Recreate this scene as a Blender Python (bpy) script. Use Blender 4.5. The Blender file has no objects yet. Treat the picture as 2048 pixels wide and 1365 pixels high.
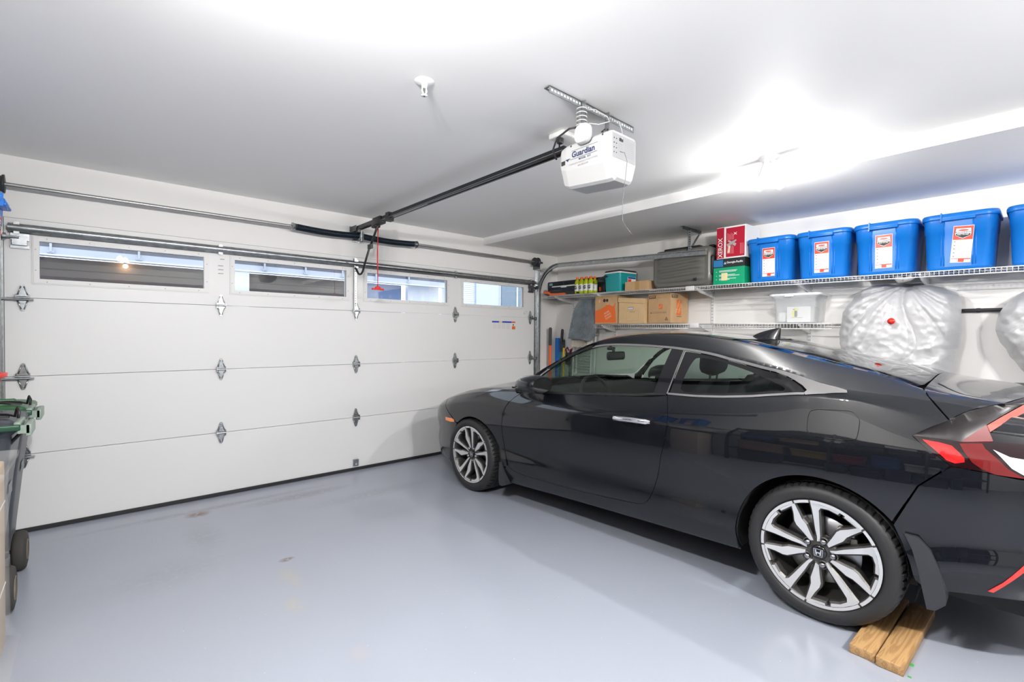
import bpy, bmesh, math, random
import numpy as np
from mathutils import Vector, Matrix
from mathutils.geometry import delaunay_2d_cdt
random.seed(7)
SC = bpy.context.scene
COL = SC.collection
PI = math.pi

# ------------------------------------------------------------------ camera, world, lights, exposure
CAM_POS = Vector((0.4571, -4.5977, 1.3847))
YAW, PITCH, ROLL, FPX = 0.71932, -0.015456, 0.008188, 949.97
_f = Vector((math.sin(YAW)*math.cos(PITCH), math.cos(YAW)*math.cos(PITCH), math.sin(PITCH)))
_r = Vector((math.cos(YAW), -math.sin(YAW), 0)); _u = _r.cross(_f)
_r2 = _r*math.cos(ROLL)+_u*math.sin(ROLL); _u2 = -_r*math.sin(ROLL)+_u*math.cos(ROLL)
cam = bpy.data.cameras.new('camera'); cam.sensor_width = 36; cam.lens = 36*FPX/2048; cam.clip_start = .02; cam.clip_end = 200
camo = bpy.data.objects.new('camera', cam); COL.objects.link(camo)
camo.matrix_world = Matrix(((_r2.x, _u2.x, -_f.x, CAM_POS.x), (_r2.y, _u2.y, -_f.y, CAM_POS.y), (_r2.z, _u2.z, -_f.z, CAM_POS.z), (0, 0, 0, 1)))
SC.camera = camo

W = bpy.data.worlds.new('world'); SC.world = W; W.use_nodes = True
bg = W.node_tree.nodes['Background']; bg.inputs[0].default_value = (.74, .80, .92, 1); bg.inputs[1].default_value = 2.8

BULBS = [(3.758, -3.297, 2.375), (3.735, -3.425, 2.36), (.70, -3.55, 2.34), (.76, -3.68, 2.34), (2.16, -5.75, 2.33), (2.24, -5.88, 2.33), (4.80, -5.80, 2.30), (4.88, -5.92, 2.30)]   # the two twin-bulb ceiling fixtures, then the added fill bulbs behind the camera
BULB_STRENGTH = [950, 1450, 2500, 2500, 3300, 3300, 1000, 1000]
SC.view_settings.view_transform = 'Standard'; SC.view_settings.look = 'None'
SC.view_settings.gamma = 1; SC.view_settings.use_curve_mapping = False
SC.view_settings.exposure = 0.26
SC.cycles.max_bounces = 10; SC.cycles.diffuse_bounces = 5; SC.cycles.glossy_bounces = 5; SC.cycles.transmission_bounces = 8; SC.cycles.transparent_max_bounces = 12
SC.cycles.caustics_reflective = False; SC.cycles.caustics_refractive = False
SC.cycles.sample_clamp_indirect = 6
try:
    SC.cycles.use_denoising = True
except Exception: pass

# ------------------------------------------------------------------ materials
def rgb(h):
    h = h.lstrip('#'); c = [int(h[i:i+2], 16)/255 for i in (0, 2, 4)]
    return tuple(x/12.92 if x <= .04045 else ((x+.055)/1.055)**2.4 for x in c)
MATS = {}
def mat(name, col=(.8, .8, .8), rough=.5, metal=0, coat=0, spec=.5, trans=0, ior=1.45, emit=None, es=1, alpha=1, coatr=.03, sheen=0,
        noise=None, bump=None, sss=0, aniso=0):
    if name in MATS: return MATS[name]
    if isinstance(col, str): col = rgb(col)
    m = bpy.data.materials.new(name); m.use_nodes = True; nt = m.node_tree; b = nt.nodes['Principled BSDF']
    b.inputs['Base Color'].default_value = (*col, 1); b.inputs['Roughness'].default_value = rough; b.inputs['Metallic'].default_value = metal
    b.inputs['Coat Weight'].default_value = coat; b.inputs['Coat Roughness'].default_value = coatr
    b.inputs['Specular IOR Level'].default_value = spec; b.inputs['Transmission Weight'].default_value = trans; b.inputs['IOR'].default_value = ior
    b.inputs['Alpha'].default_value = alpha; b.inputs['Sheen Weight'].default_value = sheen
    if emit: b.inputs['Emission Color'].default_value = (*emit, 1); b.inputs['Emission Strength'].default_value = es
    if sss: b.inputs['Subsurface Weight'].default_value = sss; b.inputs['Subsurface Radius'].default_value = (.02, .02, .02)
    tc = nt.nodes.new('ShaderNodeTexCoord')
    if noise:   # (scale, amount) colour variation by multiplying; optional second colour
        n = nt.nodes.new('ShaderNodeTexNoise'); n.inputs['Scale'].default_value = noise[0]; n.inputs['Detail'].default_value = 5
        nt.links.new(tc.outputs['Object'], n.inputs['Vector'])
        r = nt.nodes.new('ShaderNodeMapRange'); r.inputs[1].default_value = .3; r.inputs[2].default_value = .7; r.inputs[3].default_value = 1-noise[1]; r.inputs[4].default_value = 1+noise[1]*.6
        nt.links.new(n.outputs[0], r.inputs[0])
        x = nt.nodes.new('ShaderNodeVectorMath'); x.operation = 'SCALE'; x.inputs[0].default_value = col; nt.links.new(r.outputs[0], x.inputs['Scale'])
        nt.links.new(x.outputs[0], b.inputs['Base Color'])
    if bump:    # (scale, strength, distance)
        n = nt.nodes.new('ShaderNodeTexNoise'); n.inputs['Scale'].default_value = bump[0]; n.inputs['Detail'].default_value = 4
        nt.links.new(tc.outputs['Object'], n.inputs['Vector'])
        p = nt.nodes.new('ShaderNodeBump'); p.inputs['Strength'].default_value = bump[1]; p.inputs['Distance'].default_value = bump[2] if len(bump) > 2 else .002
        nt.links.new(n.outputs[0], p.inputs['Height']); nt.links.new(p.outputs[0], b.inputs['Normal'])
    MATS[name] = m
    return m
def N(m, t, **kw):
    n = m.node_tree.nodes.new(t)
    for k, v in kw.items(): setattr(n, k, v)
    return n

# ------------------------------------------------------------------ mesh builder
class MB:
    def __init__(s): s.v = []; s.f = []; s.m = []; s.s = []; s.k = 0; s.T = Matrix.Identity(4)
    def add(s, vs, fs, smooth=False):
        o = len(s.v); s.v += [tuple(s.T @ Vector(p)) for p in vs]
        for f in fs: s.f.append(tuple(i+o for i in f)); s.m.append(s.k); s.s.append(smooth)
        return s
    def box(s, x0, x1, y0, y1, z0, z1):
        if x0 > x1: x0, x1 = x1, x0
        if y0 > y1: y0, y1 = y1, y0
        if z0 > z1: z0, z1 = z1, z0
        v = [(x, y, z) for z in (z0, z1) for y in (y0, y1) for x in (x0, x1)]
        return s.add(v, [(0, 2, 3, 1), (4, 5, 7, 6), (0, 1, 5, 4), (2, 6, 7, 3), (0, 4, 6, 2), (1, 3, 7, 5)])
    def rbox(s, x0, x1, y0, y1, z0, z1, r=.005, seg=2):
        bm = bmesh.new(); bmesh.ops.create_cube(bm, size=1)
        for v in bm.verts: v.co = Vector(((x0+x1)/2+v.co.x*abs(x1-x0), (y0+y1)/2+v.co.y*abs(y1-y0), (z0+z1)/2+v.co.z*abs(z1-z0)))
        bmesh.ops.bevel(bm, geom=bm.edges[:], offset=r, segments=seg, affect='EDGES', profile=.5)
        vs = [tuple(v.co) for v in bm.verts]; fs = [tuple(v.index for v in f.verts) for f in bm.faces]; bm.free()
        return s.add(vs, fs, True)
    def cyl(s, p0, p1, r0, r1=None, n=16, caps=True, smooth=True):
        r1 = r0 if r1 is None else r1; p0 = Vector(p0); p1 = Vector(p1); d = (p1-p0).normalized()
        a = d.orthogonal().normalized(); b = d.cross(a)
        c = [(math.cos(2*PI*i/n)*a+math.sin(2*PI*i/n)*b) for i in range(n)]
        vs = [p0+q*r0 for q in c]+[p1+q*r1 for q in c]
        s.add(vs, [(i, (i+1) % n, n+(i+1) % n, n+i) for i in range(n)], smooth)
        if caps:
            s.add([p0+q*r0 for q in c], [tuple(range(n))[::-1]]); s.add([p1+q*r1 for q in c], [tuple(range(n))])
        return s
    def tube(s, pts, r, n=8, closed=False, caps=True):
        pts = [Vector(p) for p in pts]; m = len(pts); vs = []; up = None
        for i, p in enumerate(pts):
            if closed: d = (pts[(i+1) % m]-pts[i-1]).normalized()
            else: d = (pts[min(i+1, m-1)]-pts[max(i-1, 0)]).normalized()
            if up is None: up = d.orthogonal().normalized()
            up = (up-d*up.dot(d)).normalized(); b = d.cross(up)
            rr = r[i] if isinstance(r, (list, tuple)) else r
            vs += [p+(math.cos(2*PI*k/n)*up+math.sin(2*PI*k/n)*b)*rr for k in range(n)]
        fs = []
        for i in range(m if closed else m-1):
            j = (i+1) % m
            fs += [(i*n+k, i*n+(k+1) % n, j*n+(k+1) % n, j*n+k) for k in range(n)]
        if caps and not closed: fs += [tuple(range(n))[::-1], tuple((m-1)*n+k for k in range(n))]
        return s.add(vs, fs, True)
    def lathe(s, prof, n=32, axis='Z', c=(0, 0, 0), smooth=True):
        """prof: (radius, height) list revolved round an axis through c"""
        vs = []; c = Vector(c)
        for i in range(n):
            a = 2*PI*i/n; ca, sa = math.cos(a), math.sin(a)
            for r, h in prof:
                p = {'Z': Vector((r*ca, r*sa, h)), 'X': Vector((h, r*ca, r*sa)), 'Y': Vector((r*ca, h, -r*sa))}[axis]
                vs.append(p+c)
        m = len(prof)
        return s.add(vs, [(i*m+j, ((i+1) % n)*m+j, ((i+1) % n)*m+j+1, i*m+j+1) for i in range(n) for j in range(m-1)], smooth)
    def prism(s, poly, d0, d1, ax='Z', smooth=False):
        """polygon of (a,b) extruded along axis ax from d0 to d1; X: (y,z), Y: (x,z), Z: (x,y)"""
        def P(a, b, d): return {'Z': (a, b, d), 'Y': (a, d, b), 'X': (d, a, b)}[ax]
        n = len(poly); vs = [P(a, b, d0) for a, b in poly]+[P(a, b, d1) for a, b in poly]
        s.add(vs, [tuple(range(n))[::-1], tuple(range(n, 2*n))])
        return s.add(vs, [(i, (i+1) % n, n+(i+1) % n, n+i) for i in range(n)], smooth)
    def loft(s, rings, cap0=True, cap1=True, smooth=True, closed=True):
        n = len(rings[0]); vs = [p for r in rings for p in r]; fs = []
        for i in range(len(rings)-1):
            for k in range(n if closed else n-1): fs.append((i*n+k, i*n+(k+1) % n, (i+1)*n+(k+1) % n, (i+1)*n+k))
        s.add(vs, fs, smooth)
        if cap0: s.add(rings[0], [tuple(range(n))[::-1]], False)
        if cap1: s.add(rings[-1], [tuple(range(n))], False)
        return s
    def quad(s, a, b, c, d): return s.add([a, b, c, d], [(0, 1, 2, 3)])
    def sphere(s, c, r, n=12, sc=(1, 1, 1)):
        rings = []
        for i in range(1, n):
            th = PI*i/n; rings.append([(c[0]+sc[0]*r*math.sin(th)*math.cos(2*PI*k/(2*n)), c[1]+sc[1]*r*math.sin(th)*math.sin(2*PI*k/(2*n)), c[2]-sc[2]*r*math.cos(th)) for k in range(2*n)])
        return s.loft(rings)
    def text(s, t, size, M, bold=.0, align='CENTER', sx=1):
        """flat lettering in the local XY plane of matrix M"""
        cu = bpy.data.curves.new('t', 'FONT'); cu.body = t; cu.size = size; cu.offset = bold; cu.align_x = align; cu.align_y = 'CENTER'; cu.resolution_u = 3
        o = bpy.data.objects.new('t', cu); COL.objects.link(o); dg = bpy.context.evaluated_depsgraph_get(); dg.update()
        me = o.evaluated_get(dg).to_mesh(); vs = [M @ Vector((v.co.x*sx, v.co.y, 0)) for v in me.vertices]; fs = [tuple(p.vertices) for p in me.polygons]
        o.evaluated_get(dg).to_mesh_clear(); bpy.data.objects.remove(o); bpy.data.curves.remove(cu)
        return s.add(vs, fs)
    def build(s, name, mats, parent=None, loc=None, bevel=0, solid=0, world=False, subd=0):
        if not isinstance(mats, (list, tuple)): mats = [mats]
        vs = s.v
        if world and parent is not None: L = parent.location; vs = [(v[0]-L.x, v[1]-L.y, v[2]-L.z) for v in vs]
        me = bpy.data.meshes.new(name); me.from_pydata(vs, [], s.f); me.validate(); me.update()
        for m in mats: me.materials.append(m)
        if len(me.polygons) == len(s.f):
            me.polygons.foreach_set('material_index', s.m); me.polygons.foreach_set('use_smooth', s.s)
        o = bpy.data.objects.new(name, me); COL.objects.link(o)
        if parent is not None: o.parent = parent
        if loc is not None: o.location = loc
        if solid: md = o.modifiers.new('s', 'SOLIDIFY'); md.thickness = solid
        if bevel: md = o.modifiers.new('b', 'BEVEL'); md.width = bevel; md.segments = 2; md.limit_method = 'ANGLE'; md.angle_limit = .6; md.harden_normals = False
        if subd: md = o.modifiers.new('u', 'SUBSURF'); md.levels = subd; md.render_levels = subd
        return o
def thing(name, label, cat, loc=(0, 0, 0), rz=0, group=None, kind=None):
    o = bpy.data.objects.new(name, None); COL.objects.link(o); o.location = loc; o.rotation_euler = (0, 0, rz)
    return tag(o, label, cat, group, kind)
def tag(o, label=None, cat=None, group=None, kind=None):
    if label: o['label'] = label
    if cat: o['category'] = cat
    if group: o['group'] = group
    if kind: o['kind'] = kind
    return o
def copy_tree(o, parent=None):
    c = o.copy(); COL.objects.link(c)
    if parent is not None: c.parent = parent
    for ch in [x for x in bpy.data.objects if x.parent == o and x.name != c.name]: copy_tree(ch, c)
    return c
def TM(o, x, y):
    """matrix with origin o, local x axis x, local y axis y (for lettering)"""
    x = Vector(x).normalized(); y = Vector(y).normalized(); z = x.cross(y); o = Vector(o)
    return Matrix(((x.x, y.x, z.x, o.x), (x.y, y.y, z.y, o.y), (x.z, y.z, z.z, o.z), (0, 0, 0, 1)))
def rrect(w, d, r, z, n=5, cx=0, cy=0):
    pts = []
    for (sx, sy, a0) in ((1, 1, 0), (-1, 1, PI/2), (-1, -1, PI), (1, -1, 1.5*PI)):
        for i in range(n+1):
            a = a0+PI/2*i/n; pts.append((cx+sx*(w/2-r)+r*math.cos(a), cy+sy*(d/2-r)+r*math.sin(a), z))
    return pts

# material set
wall_m = mat('warm_white_paint', (.85, .835, .81), .55, bump=(90, .05, .001))
ceil_m = mat('ceiling_paint', (.93, .925, .915), .6, bump=(70, .06, .001))
door_m = mat('white_door_skin', (.82, .815, .805), .38, bump=(260, .12, .0006))
trimw = mat('white_plastic_frame', (.80, .795, .78), .4)
galv = mat('galvanised_steel', (.50, .52, .53), .32, 1, noise=(30, .25))
galv_d = mat('dark_oiled_steel', (.16, .17, .18), .35, .9, noise=(20, .2))
blk = mat('black_plastic', (.02, .02, .022), .42)
blkr = mat('black_rubber', (.022, .022, .022), .75, bump=(120, .1, .001))
wirew = mat('white_vinyl_wire', (.82, .82, .82), .35)
red_m = mat('red_plastic', (.75, .03, .02), .35)
orange_m = mat('orange_plastic', (.9, .16, .03), .4)
tote_m = mat('blue_tote_plastic', (.006, .16, .56), .33, bump=(300, .03, .0005))
card_m = mat('kraft_cardboard', (.56, .36, .19), .75, noise=(12, .07))
card2_m = mat('light_kraft_cardboard', (.66, .46, .25), .72, noise=(12, .06))
hd_or = mat('orange_print', (.82, .16, .03), .6)
ink = mat('dark_ink', (.03, .03, .03), .6)
paper = mat('white_paper', (.82, .82, .8), .5)
yellow_m = mat('yellow_plastic', (.85, .62, .02), .4)
# ------------------------------------------------------------------ room shell
XL, XR, YB, H, HS, XS = -0.62, 5.312, -6.7, 2.544, 2.461, 4.006
def fz(y): return .0179*max(0, -1.24-y)
def struct(name, m, mats, **k): return tag(m.build(name, mats, **k), kind='structure')
floor_m = mat('painted_concrete', (.285, .325, .405), .24, spec=.5)
def floor_nodes(m):
    nt = m.node_tree; b = nt.nodes['Principled BSDF']; L = nt.links.new
    tc = N(m, 'ShaderNodeTexCoord'); n1 = N(m, 'ShaderNodeTexNoise'); n1.inputs['Scale'].default_value = 1.3; n1.inputs['Detail'].default_value = 6; L(tc.outputs['Object'], n1.inputs['Vector'])
    ramp = N(m, 'ShaderNodeMix', data_type='RGBA'); ramp.inputs['A'].default_value = (.335, .36, .425, 1); ramp.inputs['B'].default_value = (.36, .385, .44, 1); L(n1.outputs[0], ramp.inputs['Factor'])
    cur = ramp.outputs['Result']
    stains = [(1.03, -.36, .085, .07, (.17, .10, .06), 1.0), (1.32, -1.56, .045, .03, (.17, .10, .06), .95), (1.27, -1.8, .05, .16, (.42, .38, .33), .55), (1.2, -2.12, .045, .10, (.42, .38, .32), .6),
              (1.29, -2.68, .05, .07, (.40, .38, .38), .45), (1.75, -.42, .42, .09, (.22, .22, .23), .6), (1.0, -.85, .12, .30, (.27, .28, .30), .4), (2.25, -.75, .6, .12, (.25, .26, .28), .35), (.75, -1.3, .35, .25, (.28, .30, .33), .35), (1.18, -.28, .9, .05, (.22, .22, .23), .5)]
    n2 = N(m, 'ShaderNodeTexNoise'); n2.inputs['Scale'].default_value = 22; n2.inputs['Detail'].default_value = 6; n2.inputs['Roughness'].default_value = .7; L(tc.outputs['Object'], n2.inputs[0])
    for (x, y, rx, ry, c, a) in stains:
        v = N(m, 'ShaderNodeVectorMath', operation='SUBTRACT'); v.inputs[1].default_value = (x, y, 0); L(tc.outputs['Object'], v.inputs[0])
        s = N(m, 'ShaderNodeVectorMath', operation='MULTIPLY'); s.inputs[1].default_value = (1/rx, 1/ry, 0); L(v.outputs[0], s.inputs[0])
        l = N(m, 'ShaderNodeVectorMath', operation='LENGTH'); L(s.outputs[0], l.inputs[0])
        mr = N(m, 'ShaderNodeMapRange'); mr.inputs[1].default_value = .25; mr.inputs[2].default_value = 1.15; mr.inputs[3].default_value = 1; mr.inputs[4].default_value = 0; L(l.outputs['Value'], mr.inputs[0])
        th = N(m, 'ShaderNodeMapRange'); th.inputs[1].default_value = .34; th.inputs[2].default_value = .50; L(n2.outputs[0], th.inputs[0])
        mu = N(m, 'ShaderNodeMath', operation='MULTIPLY'); L(mr.outputs[0], mu.inputs[0]); L(th.outputs[0], mu.inputs[1])
        m2 = N(m, 'ShaderNodeMath', operation='MULTIPLY'); m2.inputs[1].default_value = a; L(mu.outputs[0], m2.inputs[0])
        mx = N(m, 'ShaderNodeMix', data_type='RGBA'); mx.inputs['B'].default_value = (*c, 1); L(cur, mx.inputs['A']); L(m2.outputs[0], mx.inputs['Factor']); cur = mx.outputs['Result']
    # tiny white paint specks
    vo = N(m, 'ShaderNodeTexVoronoi'); vo.inputs['Scale'].default_value = 14; vo.inputs['Randomness'].default_value = 1; L(tc.outputs['Object'], vo.inputs['Vector'])
    sp = N(m, 'ShaderNodeMath', operation='LESS_THAN'); sp.inputs[1].default_value = .035; L(vo.outputs['Distance'], sp.inputs[0])
    s2 = N(m, 'ShaderNodeMath', operation='MULTIPLY'); s2.inputs[1].default_value = .3; L(sp.outputs[0], s2.inputs[0])
    mx = N(m, 'ShaderNodeMix', data_type='RGBA'); mx.inputs['B'].default_value = (.7, .7, .72, 1); L(cur, mx.inputs['A']); L(s2.outputs[0], mx.inputs['Factor'])
    L(mx.outputs['Result'], b.inputs['Base Color'])
    n3 = N(m, 'ShaderNodeTexNoise'); n3.inputs['Scale'].default_value = 5; n3.inputs['Detail'].default_value = 2; L(tc.outputs['Object'], n3.inputs[0])
    rr = N(m, 'ShaderNodeMapRange'); rr.inputs[1].default_value = .1; rr.inputs[2].default_value = .9; rr.inputs[3].default_value = .22; rr.inputs[4].default_value = .25; L(n3.outputs[0], rr.inputs[0]); L(rr.outputs[0], b.inputs['Roughness'])
    n4 = N(m, 'ShaderNodeTexNoise'); n4.inputs['Scale'].default_value = 60; n4.inputs['Detail'].default_value = 3; L(tc.outputs['Object'], n4.inputs[0])
    bp = N(m, 'ShaderNodeBump'); bp.inputs['Strength'].default_value = .10; bp.inputs['Distance'].default_value = .002; L(n4.outputs[0], bp.inputs['Height']); L(bp.outputs[0], b.inputs['Normal'])
floor_nodes(floor_m)
m = MB(); ys = [.14, -1.24, YB]
prof = [(XL, y) for y in ys]
for a, b in zip(ys[:-1], ys[1:]): m.quad((XL, a, fz(a)), (XL, b, fz(b)), (XR, b, fz(b)), (XR, a, fz(a)))
m.quad((XL, .14, -.15), (XR, .14, -.15), (XR, YB, -.15), (XL, YB, -.15)); m.quad((XL, .14, -.15), (XL, .14, 0), (XR, .14, 0), (XR, .14, -.15))
struct('floor', m, floor_m)
m = MB(); m.box(XL, XS, YB, .0, H, H+.12); struct('ceiling', m, ceil_m)
m = MB(); m.box(XS, XR, YB, 0, HS, H+.12); struct('trim_1', m, ceil_m)          # boxed-down strip of ceiling along the side wall
m = MB(); m.box(XR, XR+.12, YB-.1, .12, -.1, H+.12); struct('wall_right', m, wall_m)
m = MB(); m.box(XL-.12, XL, YB-.1, .12, -.1, H+.12); struct('wall_left', m, wall_m)
m = MB(); m.box(XL-.12, XR+.12, YB-.12, YB, -.1, H+.12); struct('wall_back', m, wall_m)
m = MB(); m.box(XL, XR, 0, .12, 2.134, H+.12); m.box(4.884, XR, 0, .12, 0, 2.134); m.box(XL, -.004, 0, .12, 0, 2.134); struct('wall_front', m, wall_m)

# ------------------------------------------------------------------ sectional garage door
glass_m = mat('window_glass', (.9, .93, .95), .0, trans=1, ior=1.45)
gd = thing('door_1', 'wide white sectional garage door with four long windows in its top row', 'garage door', (2.44, .03, 0), kind='structure')
SEC = 2.134/4
WINS = [(.165, 1.127), (1.342, 2.310), (2.521, 3.487), (3.710, 4.676)]
WZ0, WZ1 = 1.731, 1.994
for i in range(4):
    m = MB(); z0, z1 = i*SEC+.002+(i == 0)*.028, (i+1)*SEC-.0015; y0, y1 = .004, .05
    if i < 3: m.box(.0, 4.88, y0, y1, z0, z1)
    else:
        xs = sorted([0., 4.88]+[x for w in WINS for x in w])
        m.box(0, 4.88, y0, y1, z0, WZ0); m.box(0, 4.88, y0, y1, WZ1, z1)
        for k in range(0, len(xs), 2): m.box(xs[k], xs[k+1], y0, y1, WZ0, WZ1)
    m.build('door_panel', door_m, gd, world=True, bevel=.0 if i == 3 else .0015)
m = MB(); m.box(0, 4.88, -.006, .055, .004, .03); m.cyl((0, .02, .012), (4.88, .02, .012), .017); m.build('bottom_seal', mat('black_seal', (.025, .025, .027), .5), gd, world=True)
for (a, b) in WINS:
    m = MB(); w = .034
    def ring(mm, y0, y1, o, i):
        mm.box(a-o, b+o, y0, y1, WZ1-i, WZ1+o); mm.box(a-o, b+o, y0, y1, WZ0-o, WZ0+i); mm.box(a-o, a+i, y0, y1, WZ0+i, WZ1-i); mm.box(b-i, b+o, y0, y1, WZ0+i, WZ1-i)
    ring(m, -.008, .004, w-.008, .003); ring(m, -.003, .004, w, -.010)
    m.k = 1
    for q in range(5):
        x = a+.04+(b-a-.08)*q/4
        for z in (WZ1+.016, WZ0-.016): m.cyl((x, -.0105, z), (x, -.006, z), .0035, n=8)
    for z in (WZ0+.06, WZ1-.06):
        for x in (a-.016, b+.016): m.cyl((x, -.0105, z), (x, -.006, z), .0035, n=8)
    m.build('window_frame', [trimw, mat('screw_grey', (.3, .3, .3), .4, .5)], gd, world=True)
    m = MB(); m.box(a, b, .022, .026, WZ0, WZ1); m.build('window_pane', glass_m, gd, world=True)
# full-width strut on the top section
m = MB(); z = 2.066
m.prism([(.002, z+.028), (-.012, z+.03), (-.016, z+.018), (-.056, z+.014), (-.056, z-.016), (-.016, z-.020), (-.012, z-.034), (.002, z-.032)], .02, 4.86, 'X', True)
for x in (.06, 1.24, 2.41, 3.6, 4.8): m.box(x-.014, x+.014, -.02, -.006, z-.042, z-.024); m.box(x-.014, x+.014, -.02, -.006, z+.022, z+.04)
m.build('door_strut', galv, gd, world=True)
# vertical perforated stile plate in the middle of the top section
m = MB(); m.box(2.385, 2.415, -.005, .004, 1.60, 2.12); m.box(2.385, 2.389, -.028, .004, 1.60, 2.12)
m.k = 1
for q in range(20): m.box(2.398, 2.407, -.0062, -.004, 1.62+q*.0245, 1.632+q*.0245)
m.build('centre_stile', [mat('bright_zinc', (.78, .79, .8), .28, .6), ink], gd, world=True)
def hinge_mb(m, x, z, end=0):
    for sgn in (1, -1):
        m.prism([(x-.030, z+sgn*.006), (x+.030, z+sgn*.006), (x+.026, z+sgn*.032), (x+.011, z+sgn*.082), (x+.006, z+sgn*.090), (x-.006, z+sgn*.090), (x-.011, z+sgn*.082), (x-.026, z+sgn*.032)][::sgn], -.004, .003, 'Y')
        for s2 in (-1, 1): m.tube([(x+s2*.024, -.006, z+sgn*.02), (x+s2*.007, -.006, z+sgn*.078)], .0042, 6)
        m.cyl((x, -.004, z+sgn*.072), (x, -.010, z+sgn*.072), .005, n=8)
        m.prism([(x-.018, z+sgn*.010), (x+.018, z+sgn*.010), (x+.010, z+sgn*.040), (x-.010, z+sgn*.040)][::sgn], -.014, -.003, 'Y')
        for s2 in (-1, 1): m.cyl((x+s2*.013, -.015, z+sgn*.028), (x+s2*.013, -.010, z+sgn*.028), .005, n=8)
    m.cyl((x-.036, -.018, z), (x+.036, -.018, z), .008, n=10)
    m.box(x-.034, x-.031, -.024, .002, z-.024, z+.024); m.box(x+.031, x+.034, -.024, .002, z-.024, z+.024)
for iz in (1, 2, 3):
    for x in (.085, 1.244, 2.412, 3.602, 4.80):
        m = MB(); hinge_mb(m, x, iz*SEC)
        if x < .1: m.cyl((x+.055, -.03, iz*SEC-.012), (-.03, -.03, iz*SEC-.012), .0065, n=8); m.cyl((-.022, -.03, iz*SEC-.012), (-.038, -.03, iz*SEC-.012), .022, n=14)
        if x > 4.7: m.cyl((x-.045, -.03, iz*SEC-.012), (4.87, -.03, iz*SEC-.012), .0065, n=8); m.cyl((4.862, -.03, iz*SEC-.012), (4.88, -.03, iz*SEC-.012), .022, n=14)
        m.build('hinge', galv, gd, world=True)
m = MB(); m.box(2.385, 2.440, -.008, .004, .045, .11); m.box(2.385, 2.440, -.02, .004, .105, .110); m.k = 1; m.cyl((2.412, -.0095, .065), (2.412, -.007, .065), .007); m.build('lift_bracket', [galv, trimw], gd, world=True)
for x0, x1 in ((.03, .12), (4.76, 4.85)):
    m = MB(); m.box(x0, x1, -.012, .004, 1.985, 2.03); m.box(x0, x1, -.014, .004, 1.93, 1.95); m.box(x0+.01, x1-.01, -.04, .004, 1.95, 1.99)
    s = 1 if x0 > 1 else -1
    m.cyl(((x0+x1)/2, -.05, 2.0), (4.88 if s > 0 else -.02, -.05, 2.0), .0065); m.cyl(((x0+x1)/2+s*.06, -.05, 2.0), ((x0+x1)/2+s*.075, -.05, 2.0), .022, n=14)
    for q in range(5): m.cyl((x0+.012+q*.017, -.016, 2.015), (x0+.012+q*.017, -.010, 2.015), .005, n=8)
    m.build('roller_bracket', galv_d if x0 > 1 else galv, gd, world=True)
m = MB(); m.box(1.24, 1.27, -.001, .005, 1.985, 1.99)
for q in range(3): m.box(1.225, 1.262, -.002, .004, 1.93-q*.032, 1.934-q*.032)
m.build('vent_slots', mat('slot_grey', (.25, .25, .25), .5), gd, world=True)
m = MB(); m.cyl((4.706, .004, 1.667), (4.706, -.018, 1.667), .026, .024, n=24); m.k = 1; m.cyl((4.722, -.0185, 1.675), (4.722, -.0192, 1.675), .003)
m.build('door_sensor_puck', [trimw, ink], gd, world=True)
# warning decal
m = MB(); Y0 = .0035
def rect(x0, x1, z0, z1, k, y=Y0): m.k = k; m.quad((x0, y, z0), (x1, y, z0), (x1, y, z1), (x0, y, z1))
rect(4.155, 4.54, 1.435, 1.522, 0); rect(4.155, 4.268, 1.522, 1.542, 1, .003); rect(4.27, 4.318, 1.524, 1.542, 2, .003); rect(4.32, 4.478, 1.522, 1.542, 1, .003); rect(4.48, 4.541, 1.522, 1.542, 3, .003)
rect(4.483, 4.541, 1.440, 1.480, 3, .003); rect(4.498, 4.515, 1.487, 1.508, 4, .003)
for c in range(4):
    for r in range(6): rect(4.17+c*.072, 4.17+c*.072+.06, 1.51-r*.012, 1.513-r*.012, 5, .003)
m.build('warning_label', [paper, mat('safety_blue', (.01, .06, .5), .5), mat('pale_yellow', (.8, .65, .3), .5), hd_or, ink, mat('print_grey', (.6, .6, .62), .5)], gd, world=True)

# ------------------------------------------------------------------ torsion shaft
SH = 2.328; SY = -.10
ts = thing('torsion_shaft', 'grey steel torsion shaft with two black coil springs above the garage door', 'torsion shaft', (2.43, SY, SH))
m = MB(); m.cyl((-.02, SY, SH), (4.86, SY, SH), .0135, n=16); m.build('shaft', mat('brushed_shaft_steel', (.42, .42, .41), .35, .9), ts, world=True)
def spring(x0, x1, name='coil_spring'):
    m = MB(); n = int((x1-x0)/.0068); prof = []
    sag = lambda x: SH-.012*math.sin(PI*(x-x0)/(x1-x0))
    pts = []
    for i in range(n*12):
        a = 2*PI*i/12; x = x0+(x1-x0)*i/(n*12); pts.append((x, SY+.027*math.cos(a), sag(x)+.027*math.sin(a)))
    m.tube(pts, .0036, 5)
    for i in range(6): m.cyl((x0+(x1-x0)*i/6, SY, sag(x0+(x1-x0)*i/6)), (x0+(x1-x0)*(i+1)/6, SY, sag(x0+(x1-x0)*(i+1)/6)), .0255, n=16, caps=False)
    m.build(name, mat('blue_black_spring_steel', (.018, .03, .045), .35, .5), ts, world=True)
spring(1.80, 2.392); spring(2.43, 3.0)
m = MB(); m.lathe([(.0, -.02), (.034, -.02), (.034, -.008), (.029, -.004), (.029, .02), (.0, .02)], 20, 'X', (1.795, SY, SH)); m.cyl((1.775, SY-.03, SH), (1.79, SY-.045, SH+.005), .007); m.build('winding_cone', galv, ts, world=True)
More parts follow.
